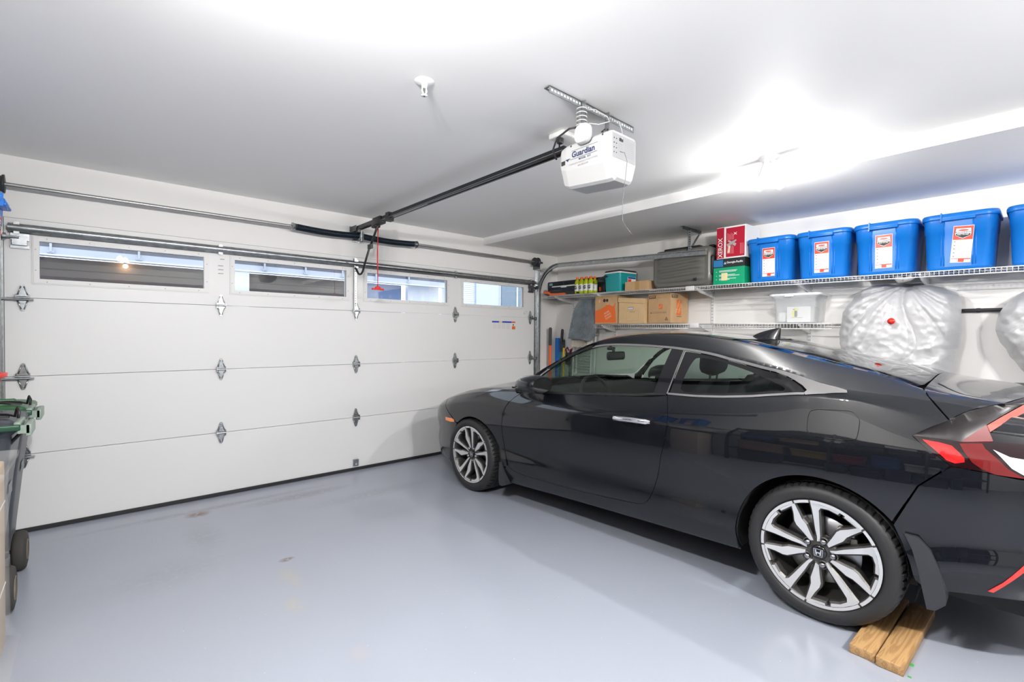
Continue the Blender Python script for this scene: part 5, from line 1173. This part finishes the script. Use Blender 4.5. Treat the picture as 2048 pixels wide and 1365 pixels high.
# clear bin with a white box inside
t = thing('clear_storage_bin', 'translucent lidded plastic bin with a white box inside, on the lower shelf', 'storage bin', (5.155, -3.105, szl(-3.1)+.001))
clr = mat('translucent_plastic', (.86, .88, .9), .25, trans=.0, alpha=.25)
m = MB(); m.loft([rrect(.27, .30, .03, 0, 5), rrect(.275, .305, .03, .01, 5), rrect(.295, .335, .035, .205, 5), rrect(.315, .36, .04, .215, 5), rrect(.325, .39, .04, .24, 5)], True, False); m.build('bin_body', clr, t, solid=.002)
m = MB(); m.loft([rrect(.33, .40, .04, .232, 5), rrect(.34, .41, .04, .238, 5), rrect(.34, .41, .04, .25, 5), rrect(.31, .38, .04, .256, 5)], False, True); m.rbox(-.175, -.16, .0, .07, .225, .252, .004); m.build('bin_lid', mat('white_translucent_lid', (.86, .87, .88), .3, alpha=.8), t)
t.location.x = 5.14
for c in t.children: c.scale.x = .88
t = thing('white_carton', 'white boxed item with a yellow label inside the clear bin', 'box', (5.155, -3.13, szl(-3.1)+.006))
m = MB(); m.box(-.10, .09, -.09, .095, 0, .135); m.build('carton', paper, t, bevel=.002)
m = MB(); m.T = TM((-.1006, 0, 0), (0, -1, 0), (0, 0, 1)); m.k = 0; m.box(-.055, -.012, .045, .10, 0, .0006); m.box(-.035, -.012, .045, .125, 0, .0006) ; m.k = 1; m.box(-.045, -.033, .108, .116, 0, .0008); m.k = 2; m.box(-.06, .03, .038, .043, 0, .0006); m.build('label', [mat('acid_yellow', (.85, .88, .02), .5), mat('label_blue', (.01, .04, .3), .5), mat('label_text_grey', (.45, .45, .47), .6)], t)
t = thing('white_cloth', 'folded white cloth inside the left end of the clear bin', 'cloth', (5.15, -2.99, szl(-3)+.006))
m = MB(); m.rbox(-.09, .08, -.03, .035, 0, .09, .02); m.build('fold', mat('white_cotton', (.75, .75, .75), .9), t)
# ------------------------------------------------------------------ white plastic bags hung on the side wall
from mathutils import noise
bag_m = mat('white_bin_liner', (.50, .50, .51), .30, coat=.25, coatr=.2, sss=0, bump=(38, .25, .004))
def bag_mesh(out, knot, seed, T=.17, xf=5.11):
    cy = sum(p[0] for p in out)/len(out); cz = (max(p[1] for p in out)+min(p[1] for p in out))/2-.02
    an = [math.atan2(z-cz, -(y-cy)) for y, z in out]; rr = [math.hypot(y-cy, z-cz) for y, z in out]
    o = sorted(zip(an, rr)); A = [a for a, _ in o]; Rr = [r for _, r in o]; A = [A[-1]-2*PI]+A+[A[0]+2*PI]; Rr = [Rr[-1]]+Rr+[Rr[0]]
    nt, nr = 220, 90; vs = []
    for j in range(nr+1):
        r = (j/nr)
        for i in range(nt):
            a = -PI+2*PI*i/nt; ro = float(np.interp(a, A, Rr)); ro *= 1+.012*noise.noise((a*5, seed, 0))+.008*noise.noise((a*17, seed, 3))
            y = cy-ro*r*math.cos(a); z = cz+ro*r*math.sin(a)
            d = T*(1-r**3.2)**.62
            kx, kz = y-knot[0], z-knot[1]; kd = math.hypot(kx, kz); ka = math.atan2(kx, -kz)
            fold = 0
            if kd > 1e-4:
                w = math.exp(-(kd/.62)**2)*min(1, kd/.08); ph = 2.2*noise.noise((ka*1.3+seed, kd*1.2, seed))
                fold = w*.055*(abs(math.sin(ka*4.2+ph))**.45-.75)+w*.018*(abs(math.sin(ka*11+2*ph))**.6-.6)
                fold += .034*math.exp(-((kd-.5)/.4)**2)*max(0, noise.noise((ka*4.2, kd*.8+seed, 5.1)))*1.6
                d -= .10*math.exp(-kd/.13)
            cr = noise.noise((y*9+seed, z*9, 1.3)); cr2 = noise.noise((y*24, z*26+seed, 7)); 
            ridged = (1-abs(noise.noise((y*6+seed*2, z*9, 4)))*2.4)
            side = min(1, max(0, (r-.45)/.4))
            d += fold+.010*cr+(.005+.010*side)*cr2+.012*ridged*side+.006*max(0, ridged)
            x = xf-d*(1 if r < .999 else 0)
            vs.append((x+.10*(r**8), y, z))
    fs = [(j*nt+i, j*nt+(i+1) % nt, (j+1)*nt+(i+1) % nt, (j+1)*nt+i) for j in range(nr) for i in range(nt)]
    return vs, fs
out1 = [(-3.832, 1.800), (-3.747, 1.800), (-3.621, 1.800), (-3.556, 1.771), (-3.503, 1.725), (-3.442, 1.614), (-3.41, 1.482), (-3.4, 1.391), (-3.42, 1.25), (-3.45, 1.12), (-3.52, .99), (-3.65, .91), (-3.80, .88), (-3.95, .90), (-4.07, .98),
        (-4.118, 1.10), (-4.120, 1.203), (-4.135, 1.297), (-4.15, 1.398), (-4.154, 1.49), (-4.147, 1.561), (-4.145, 1.654), (-4.145, 1.689), (-4.115, 1.727), (-4.038, 1.765), (-3.959, 1.790), (-3.867, 1.800)]
t = thing('plastic_bag', 'big white plastic bag holding a wheel, knotted under the blue totes', 'bag', (5.1, -3.79, .88))
vs, fs = bag_mesh(out1, (-3.84, 1.80), 1.7); m = MB(); m.add(vs, fs, True); m.build('bag_film', bag_m, t, world=True)
m = MB(); m.tube([(4.99, -3.84, 1.80), (4.98, -3.83, 1.815), (4.99, -3.80, 1.828)], [.02, .028, .012], 10); m.tube([(4.99, -3.84, 1.805), (4.985, -3.89, 1.82), (5.0, -3.91, 1.822)], [.018, .02, .006], 10); m.build('knot', bag_m, t, world=True)
m = MB(); m.add([(4.9385, y, z) for y, z in ((-3.606, 1.445), (-3.618, 1.455), (-3.628, 1.425), (-3.615, 1.415))], [(0, 1, 2, 3)]); 
m = None
t = thing('wall_mount_hook', 'red round hanger cap at the middle of the big white bag', 'hook', (4.93, -3.794, 1.501))
m = MB(); m.lathe([(0, -.030), (.011, -.030), (.013, -.026), (.013, -.02), (.023, -.018), (.024, -.010), (.020, .0), (.010, .01), (.01, .06), (0, .06)], 24, 'X', (4.927, -3.794, 1.501)); m.build('cap', red_m, t, world=True)
out2 = [(-4.50, 1.725), (-4.392, 1.649), (-4.346, 1.569), (-4.326, 1.495), (-4.34, 1.372), (-4.379, 1.305), (-4.423, 1.219), (-4.468, 1.15), (-4.58, 1.05), (-4.72, .98), (-4.88, 1.0), (-5.0, 1.12), (-5.06, 1.3), (-5.06, 1.5), (-4.98, 1.65), (-4.85, 1.74), (-4.65, 1.76)]
t = thing('plastic_bag', 'white plastic bag holding a wheel, cut off by the right edge of the photo', 'bag', (5.1, -4.69, .98))
vs, fs = bag_mesh(out2, (-4.72, 1.78), 8.3); m = MB(); m.add(vs, fs, True); m.build('bag_film', bag_m, t, world=True)
t = thing('wall_bar', 'black horizontal bar on the side wall between the two white bags', 'bar', (5.28, -4.2, 1.58))
m = MB(); m.cyl((5.285, -3.9, 1.583), (5.285, -4.8, 1.583), .013, n=14); m.cyl((5.285, -4.22, 1.583), (5.285, -4.24, 1.583), .0155, n=14); m.build('bar', blk, t, world=True)
m = MB()
for y in (-3.95, -4.7): m.box(5.28, XR-.0005, y-.012, y+.012, 1.565, 1.60)
m.build('bar_mount', blk, t, world=True)

# grey fluffy mat hung below the long shelf
t = thing('shaggy_mat', 'grey fluffy mat hanging under the shelf left of the cardboard boxes', 'mat', (5.08, -.75, 1.32))
fur = mat('grey_shag', (.15, .185, .205), .95, sheen=.6, noise=(9, .45), bump=(240, .9, .006))
m = MB(); ny, nz = 60, 70; vs = []
for j in range(nz+1):
    v = j/nz; z = 1.825-.50*v-.010*math.sin(v*PI)
    for i in range(ny+1):
        u = i/ny; yl = -.600+.105*v**1.1+ (-.05*max(0, 1-v*5)); yr = -.930+.07*max(0, (v-.86)/.14)**1.5
        y = yl+(yr-yl)*u; zz = z-.03*v*max(0, u-.1)+.02*v*(1-abs(2*u-1))*.2
        vs.append((5.05-.10*math.sin(PI*min(1, v*2.5)/2)*.3-.02*math.sin(u*6+v*2)+.006*noise.noise((y*60, zz*60, 2)), y+.004*noise.noise((zz*50, 1, 4)), zz+.004*noise.noise((y*70, 8, 4))))
m.add(vs, [(j*(ny+1)+i, (j+1)*(ny+1)+i, (j+1)*(ny+1)+i+1, j*(ny+1)+i+1) for j in range(nz) for i in range(ny)], True)
m.build('pile', fur, t, world=True, solid=.022)
for yy in (-.62, -.95):
    pass
t = thing('folded_rack', 'white folded rack leaning against the side wall under the grey mat', 'rack', (5.2, -.62, 0))
m = MB()
for y in (-.40, -.46, -.70, -.76): m.cyl((5.20, y+.03, 0), (5.215, y-.01, 1.36), .010, n=8)
m.box(5.205, 5.225, -.40, -.76, 1.32, 1.345); m.box(5.205, 5.225, -.40, -.76, .84, .875)
m.build('rack_frame', trimw, t, world=True)
m = MB()
for i in range(11): m.box(5.205, 5.215, -.46, -.70, .90+i*.035, .918+i*.035)
m.build('rack_slats', mat('pale_grey_slat', (.50, .53, .52), .6), t, world=True)
m = MB()
for i in range(22): m.box(5.10, 5.19, -.46-i*.0125, -.466-i*.0125, 1.22, 1.345)
m.build('rack_fringe', mat('cream_fringe', (.62, .58, .5), .9), t, world=True)

# long-handled tools in the corner
def pole(name, label, cat, segs, x, y, dx, dy, group=None):
    """segs: (z0, z1, radius, material) stacked along a slightly leaning pole"""
    t = thing(name, label, cat, (x, y, 0), group=group)
    for i, (z0, z1, r, mm, nm) in enumerate(segs):
        m = MB(); m.cyl((dx*z0, dy*z0, z0), (dx*z1, dy*z1, z1), r, n=14)
        if i == len(segs)-1: m.sphere((dx*z1, dy*z1, z1), r, 6)
        m.build(nm, mm, t)
pole('long_handled_tool', 'orange long-handled tool with a dark grey grip in the corner', 'garden tool', [(0.001, 1.23, .020, orange_m, 'shaft'), (1.23, 1.455, .023, mat('grey_foam', (.08, .08, .085), .8), 'grip')], 5.10, -.085, .0, .0)
green_m = mat('dark_green_metal', (.01, .12, .05), .4)
pole('long_handled_tool', 'green long-handled tool with a black grip leaning in the corner', 'garden tool', [(.001, 1.15, .013, green_m, 'shaft'), (1.15, 1.435, .019, blk, 'grip')], 5.12, -.18, 0, -.075)
pole('long_handled_tool', 'short yellow-handled tool with a black tip in the corner', 'garden tool', [(.001, 1.20, .013, yellow_m, 'shaft'), (1.20, 1.30, .014, blk, 'grip')], 5.175, -.245, 0, -.02)
t = thing('rolled_mat', 'bright blue roll standing in the corner between two tool handles', 'roll', (5.20, -.13, 0))
m = MB(); 
vsr = [(.033*(1-.0*i)*math.cos(i*.35), .033*math.sin(i*.35)) for i in range(18)]
m.cyl((0, 0, .001), (0, 0, 1.33), .034, n=24); m.k = 1; m.cyl((0, 0, 1.3301), (0, 0, 1.331), .02, n=16); m.build('roll', [mat('blue_foam', (.01, .17, .62), .45), mat('blue_dark', (.005, .06, .25), .6)], t)
t = thing('hedge_shears', 'dark red and black garden shears hanging beside the yellow handle', 'garden tool', (5.15, -.365, 1.1))
m = MB(); m.tube([(0, .02, .02), (-.01, .03, .08), (-.01, .0, .11), (-.01, -.02, .07)], .010, 8); m.tube([(0, -.03, .02), (-.01, -.05, .08), (-.01, -.08, .10), (-.01, -.06, .04)], .009, 8); m.build('handles', mat('dark_red_grip', (.12, .012, .012), .5), t)
m = MB(); m.rbox(-.012, .012, -.05, .04, -.12, .04, .008); m.build('blades', blk, t)
m = MB(); m.cyl((.02, -.01, -1.1), (.02, -.01, .02), .012, n=10); m.build('shaft', galv_d, t)

# timber chocks behind the rear wheel
pine = mat('pine_timber', (.52, .30, .11), .55)
def wood_nodes(m):
    nt = m.node_tree; b = nt.nodes['Principled BSDF']; L = nt.links.new; tc = N(m, 'ShaderNodeTexCoord'); mp = N(m, 'ShaderNodeMapping'); mp.inputs['Scale'].default_value = (1.2, 14, 14); L(tc.outputs['Object'], mp.inputs[0])
    n = N(m, 'ShaderNodeTexNoise'); n.inputs['Scale'].default_value = 2.2; n.inputs['Detail'].default_value = 3; n.inputs['Distortion'].default_value = 1.2; L(mp.outputs[0], n.inputs[0])
    w = N(m, 'ShaderNodeMath', operation='MULTIPLY'); w.inputs[1].default_value = 26; L(n.outputs[0], w.inputs[0]); s = N(m, 'ShaderNodeMath', operation='SINE'); L(w.outputs[0], s.inputs[0])
    r = N(m, 'ShaderNodeMapRange'); r.inputs[1].default_value = -1; r.inputs[2].default_value = 1; r.inputs[3].default_value = 0; r.inputs[4].default_value = 1; L(s.outputs[0], r.inputs[0])
    mx = N(m, 'ShaderNodeMix', data_type='RGBA'); mx.inputs['A'].default_value = (.33, .185, .075, 1); mx.inputs['B'].default_value = (.47, .285, .125, 1); L(r.outputs[0], mx.inputs['Factor']); L(mx.outputs['Result'], b.inputs['Base Color'])
wood_nodes(pine)
for i, (x0, y, lab) in enumerate(((2.842, -4.094, 'short timber plank tucked against the rear tyre, the one nearer the wheel'), (2.826, -4.187, 'short timber plank on the floor, the outer one of the pair behind the rear tyre'))):
    z = fz(y); t = thing('timber_plank', lab, 'plank', (x0, y, z), math.radians(-1.5 if i else -1), group='timber planks behind the rear wheel')
    m = MB(); m.rbox(0, .62, -.0445, .0445, .0005, .0385, .003); m.build('plank_body', pine, t)
t = thing('green_tape_scrap', 'tiny scraps of green tape on the floor beside the planks', 'tape', (2.93, -4.235, fz(-4.235)))
m = MB(); m.box(-.0, .018, -.012, .002, .0005, .0015); m.box(-.09, -.08, -.018, -.006, .0005, .0015); m.build('tape', mat('green_tape', (.05, .38, .08), .5), t)
# ------------------------------------------------------------------ wheeled bins at the left
binb = mat('charcoal_bin_plastic', (.055, .062, .075), .38, bump=(200, .08, .0006)); bing = mat('dark_green_lid', (.02, .12, .035), .35); bint = mat('pale_green_handle', (.27, .34, .29), .4); bind = mat('dark_green_bar', (.015, .07, .035), .35)
def wheelie(label, y, lidm, body=binb):
    t = thing('wheeled_bin', label, 'wheeled bin', (-.12, y, 0))
    m = MB()
    lev = [(.06, .38, .34), (.20, .40, .36), (.60, .47, .43), (.86, .53, .48), (.88, .565, .51), (.91, .565, .51)]
    m.loft([rrect(w, d, .05, z, 5, 0, (.51-d)*-.2) for z, w, d in lev]); m.build('bin_body', body, t)
    m = MB(); m.loft([rrect(.575, .52, .05, z, 5) for z in (.895, .915)]+[rrect(.56, .50, .05, .925, 5), rrect(.48, .42, .06, .940, 5), rrect(.40, .34, .06, .945, 5)])
    for s in (-.12, 0, .12): m.rbox(-.20, .20, s-.012, s+.012, .930, .955, .008)
    m.build('bin_lid', lidm, t)
    m = MB(); m.rbox(.275, .300, -.295, -.08, .905, .935, .006); m.rbox(.315, .338, -.30, -.10, .865, .925, .005); m.box(.29, .33, -.30, -.285, .88, .92); m.box(.29, .33, -.115, -.10, .88, .92); m.build('bin_handle', bint, t)
    m = MB(); m.rbox(-.25, .30, -.31, -.285, .895, .925, .006); m.build('bin_handle_bar', bind, t)
    m = MB(); m.tube([(.05, -.12, .958), (.18, -.10, .96), (.24, -.12, .955), (.27, -.16, .95), (.275, -.18, .975), (.28, -.19, .995), (.288, -.20, .975), (.285, -.21, .945)], .006, 8); m.tube([(.02, -.14, .958), (.15, -.13, .96), (.25, -.17, .95)], .005, 6); m.tube([(.30, -.22, .88), (.27, -.2, .84), (.24, -.2, .80)], .008, 6); m.build('elastic_strap', blk, t)
    m = MB(); m.cyl((-.24, -.235, .112), (.25, -.235, .112), .012, n=10); m.build('axle', galv_d, t)
    for s in (1, -1):
        m = MB(); X = .242*s; m.lathe([(.05, -.030), (.075, -.032), (.100, -.027), (.109, -.016), (.110, .0), (.109, .016), (.100, .027), (.075, .032), (.05, .030)], 28, 'X', (X, -.235, .1105)); m.build('wheel', mat('bin_wheel_rubber', (.045, .042, .038), .8, bump=(60, .2, .001)), t)
        m = MB(); m.lathe([(0, -.022), (.05, -.026), (.056, -.034), (.06, -.028), (.06, .028), (.056, .034), (.05, .026), (0, .022)], 20, 'X', (X, -.235, .1105)); m.build('hub', mat('dusty_hub', (.22, .19, .15), .7), t)
    m = MB(); m.T = TM((.238, -.02, .56), (0, 1, 0), (.0, 0, 1)); m.box(-.06, .06, -.03, .03, -.001, .0008); m.build('bin_label', mat('grey_label', (.22, .23, .25), .5), t)
    return t
wheelie('charcoal wheeled bin with a green lid and handle, nearest the garage door', -.45, bing)
wheelie('charcoal wheeled bin with a dark lid and pale green handle, behind the wrapped carton', -1.005, binb)
t = thing('wrapped_carton', 'tan carton wrapped in clear plastic standing by the left wall', 'box', (-.092, -1.79, fz(-1.83)))
m = MB(); m.rbox(-.25, .245, -.21, .21, .0, .80, .006); m.k = 1; m.box(-.252, .247, -.212, .212, .26, .266); m.box(-.252, .247, -.212, .212, .62, .626); m.build('carton', [mat('tan_board', (.62, .50, .37), .65), paper], t)
m = MB(); rings = []
for k, z in enumerate((.0, .02, .08, .25, .45, .66, .79, .81, .835)):
    o = (.285, .275, .262, .257, .258, .256, .262, .285, .29)[k]; rings.append([(p[0]+.006*noise.noise((p[0]*30, p[1]*30, z*9)), p[1]+.006*noise.noise((p[1]*30, z*9, p[0]*30)), z+.001) for p in rrect(2*o, 2*(o-.035), .02, 0, 3)])
m.loft(rings, False, False); m.build('plastic_wrap', mat('wrap_film', (.9, .9, .9), .15, alpha=.16), t)
t = thing('red_bucket', 'red plastic bucket at the left edge above the wheeled bins', 'bucket', (-.040, -1.12, 1.0))
m = MB(); m.lathe([(0, .002), (.075, 0), (.080, .01), (.105, .13), (.118, .133), (.120, .150), (.114, .152), (.102, .15), (.078, .012), (0, .01)], 32); m.build('bucket_body', red_m, t)
for c in t.children: c.scale = (1.35, 1.35, 1.1)
# shelf on the left wall that holds the bucket and the tote above
t = thing('wall_shelf', 'shelf on the left wall carrying the red bucket', 'shelf', (-.4, -1.3, .98)); m = MB(); m.box(XL+.0005, -.08, -2.2, -.95, .972, .999); m.build('board', trimw, t, world=True)
t.location.x = -.4
t = thing('wall_shelf', 'high shelf on the left wall carrying blue totes', 'shelf', (-.35, -2.0, 1.61)); m = MB(); m.box(XL+.0005, -.06, -2.0, -.86, 1.64, 1.663); m.build('board', trimw, t, world=True)
for i, (y, l) in enumerate(((-1.08, 'blue lidded tote cut off by the left edge of the photo'), (-1.56, 'blue lidded tote on the high left shelf, next from the garage door'))):
    o = copy_tree(tote); o.location = (-.30, y, 1.665); o.rotation_euler = (0, 0, PI); o['label'] = l; o['group'] = 'blue totes on the left wall'
    if i == 0: o.location = (-.092, -1.08, 1.665)
# stored things along the left wall beyond the left edge; they are what the car's flank mirrors
t = thing('storage_rack', 'dark steel storage rack along the left wall beyond the left edge of the photo', 'rack', (-.40, -3.35, 0))
m = MB()
for y in (-2.25, -3.35, -4.45, -5.6):
    for x in (XL+.03, -.16): m.box(x-.018, x+.018, y-.018, y+.018, fz(y)+.001, 1.78)
for z in (.42, .90, 1.36, 1.76): m.box(XL+.01, -.142, -5.62, -2.23, z-.02, z)
m.box(XL+.002, XL+.012, -5.62, -2.23, .1, 1.78)
m.build('rack_frame', mat('dark_rack_steel', (.022, .024, .028), .5), t, world=True)
cols = [(.02, .08, .26), (.01, .22, .25), (.32, .02, .02), (.40, .27, .15), (.05, .05, .06), (.5, .5, .48), (.45, .33, .04), (.03, .03, .035), (.04, .10, .06)]
names = ['navy', 'teal', 'red', 'brown', 'charcoal', 'off-white', 'mustard', 'black', 'dark green']
rs = random.Random(5); k = 0
for si, z in enumerate((fz(-3.9)+.002, .421, .901, 1.361)):
    y = -2.32
    while y > -5.45:
        w = rs.uniform(.30, .52); h = rs.uniform(.2, .36); c = rs.randrange(9) if si else rs.choice([4, 7, 0, 4]); y2 = y-w
        if rs.random() < .88 and y2 > -5.55:
            t = thing('storage_crate', '%s crate on the %s of the dark left rack, %s from the garage door' % (names[c], ('floor level', 'low shelf', 'middle shelf', 'top shelf')[si], ('first', 'second', 'third', 'fourth', 'fifth', 'sixth', 'seventh', 'eighth', 'ninth')[min(8, k % 9)]), 'crate', (-.38, (y+y2)/2, z), group='crates on the dark rack'); ww = w-.03
            m = MB(); m.loft([rrect(.34*q, ww*q, .03, zz, 4) for zz, q in ((.001, .93), (.02, .96), (h-.03, 1.0), (h-.03, 1.03), (h, 1.03))]); m.build('crate_body', mat('crate_%s' % names[c].replace('-', '_').replace(' ', '_'), cols[c], .45), t)
            k += 1
        y = y2-.02
    k = 0
t = thing('dark_reflection_cloth', 'unseen charcoal cloth added behind the camera to darken the car reflections', 'cloth', (2.3, YB+.06, 0))  # added out of view so the car's flank mirrors something dark
m = MB(); n = 160; m.loft([[(XL+.1+5.7*i/n, YB+.07+.03*math.sin(i*.9), z) for i in range(n+1)] for z in (.12, 2.3)], False, False, True, closed=False); m.build('cloth', mat('charcoal_cloth', (.05, .052, .06), .9), t, world=True)

# ------------------------------------------------------------------ what shows through the door windows
EY = 4.0
ext_white = mat('exterior_white_siding', (.62, .64, .66), .5); ext_beam = mat('pale_blue_painted_steel', (.42, .45, .50), .5); ext_dark = mat('dark_brown_cladding', (.075, .06, .052), .6); ext_slate = mat('slate_panel', (.10, .13, .16), .4); conc = mat('driveway_concrete', (.26, .26, .27), .8, noise=(3, .15))
m = MB(); m.box(-3, 14, .14, 12, -.2, -.03); struct('ground', m, conc)
t = thing('facing_house', 'facing building with dark brown cladding under a pale steel balcony beam', 'building', (3, 4.3, 0), kind=None)
m = MB(); m.box(-3, 2.12, EY+.3, EY+.5, 0, 2.36); m.box(2.31, 4.36, EY+.3, EY+.5, 0, 2.36); m.k = 1
for x0, x1 in ((-3, 2.12), (2.31, 4.36)): m.box(x0, x1, EY+.296, EY+.3, 2.20, 2.212); m.box(x0, x1, EY+.296, EY+.3, 1.98, 1.988); 
m.k = 2; m.box(-3, 2.12, EY+.20, EY+.30, .0, 1.92)
m.build('cladding_wall', [ext_dark, mat('cladding_joint', (.02, .02, .02), .6), mat('slate_lower_wall', (.035, .05, .07), .5)], t, world=True)
m = MB(); m.box(2.10, 2.33, EY+.02, EY+.5, 0, 2.42); m.build('white_column', ext_white, t, world=True)
m = MB(); m.box(-3, 6.1, EY, EY+.12, 2.372, 2.462); m.k = 1; m.box(-3, 6.1, EY-.01, EY+.14, 2.352, 2.372); m.build('balcony_beam', [ext_beam, mat('beam_flange', (.6, .63, .68), .5)], t, world=True)
m = MB()
for x in (.02, .92, 1.90, 2.55, 3.2, 3.85, 4.5, 5.2): m.box(x-.012, x+.012, EY-.03, EY, 2.40, 2.60); m.box(x-.035, x+.035, EY-.02, EY, 2.385, 2.42)
m.build('railing_posts', ext_beam, t, world=True)
m = MB(); m.box(-3, 6.1, EY+.03, EY+.10, 2.463, 2.9); m.k = 1; m.box(-3, 6.1, EY-.02, EY+.0, 2.545, 2.575); m.build('upper_wall', [mat('upper_dark_glass', (.10, .11, .13), .2), ext_beam], t, world=True)
m = MB(); m.box(-3, 6.2, EY+.5, EY+.6, 2.9, 3.3); m.build('balcony_top', ext_white, t, world=True)
t = thing('wall_lamp', 'small warm lamp glowing on the facing building', 'lamp', (.78, EY+.27, 2.32)); m = MB(); m.sphere((.78, EY+.22, 2.31), .03, 8); m.build('lamp_glow', mat('warm_glow', (1, .7, .4), .5, emit=(1, .62, .32), es=60), t, world=True)
m = MB(); m.cyl((.78, EY+.22, 2.36), (.78, EY+.299, 2.36), .02); m.build('lamp_mount', blk, t, world=True)
t = thing('neighbour_house', 'white sided house with a pale door and slate panel beyond the right window', 'building', (7.5, EY+.6, 0))
m = MB(); m.box(4.36, 5.2, EY+.3, EY+.5, 0, 2.36); m.build('blue_panel_wall', mat('muted_blue_wall', (.12, .17, .28), .5), t, world=True)
m = MB(); m.box(6.25, 7.02, EY+.2, EY+.4, 0, 4); m.k = 1
for i in range(18): m.box(6.25, 7.02, EY+.194, EY+.2, 1.75+i*.045, 1.754+i*.045)
m.build('siding_wall', [mat('bright_siding', (.68, .74, .85), .5), mat('siding_shadow_line', (.3, .34, .4), .6)], t, world=True)
m = MB(); m.box(5.35, 6.1, EY+.3, EY+.4, 0, 3); m.build('white_gate_post', ext_white, t, world=True)
m = MB(); m.box(7.02, 7.72, EY+.15, EY+.35, 0, 4); m.k = 1; m.box(7.70, 7.74, EY+.13, EY+.15, 0, 4); m.build('pale_door_panel', [mat('pale_lilac_panel', (.52, .57, .70), .4), ext_white], t, world=True)
m = MB(); m.box(7.74, 8.20, EY+.1, EY+.3, 0, 4); m.k = 1; m.box(8.20, 8.24, EY+.08, EY+.3, 0, 4); m.k = 0; m.box(8.24, 9.2, EY+.1, EY+.3, 0, 4); m.build('slate_wall', [mat('slate_blue_wall', (.17, .22, .26), .4), ext_white], t, world=True)
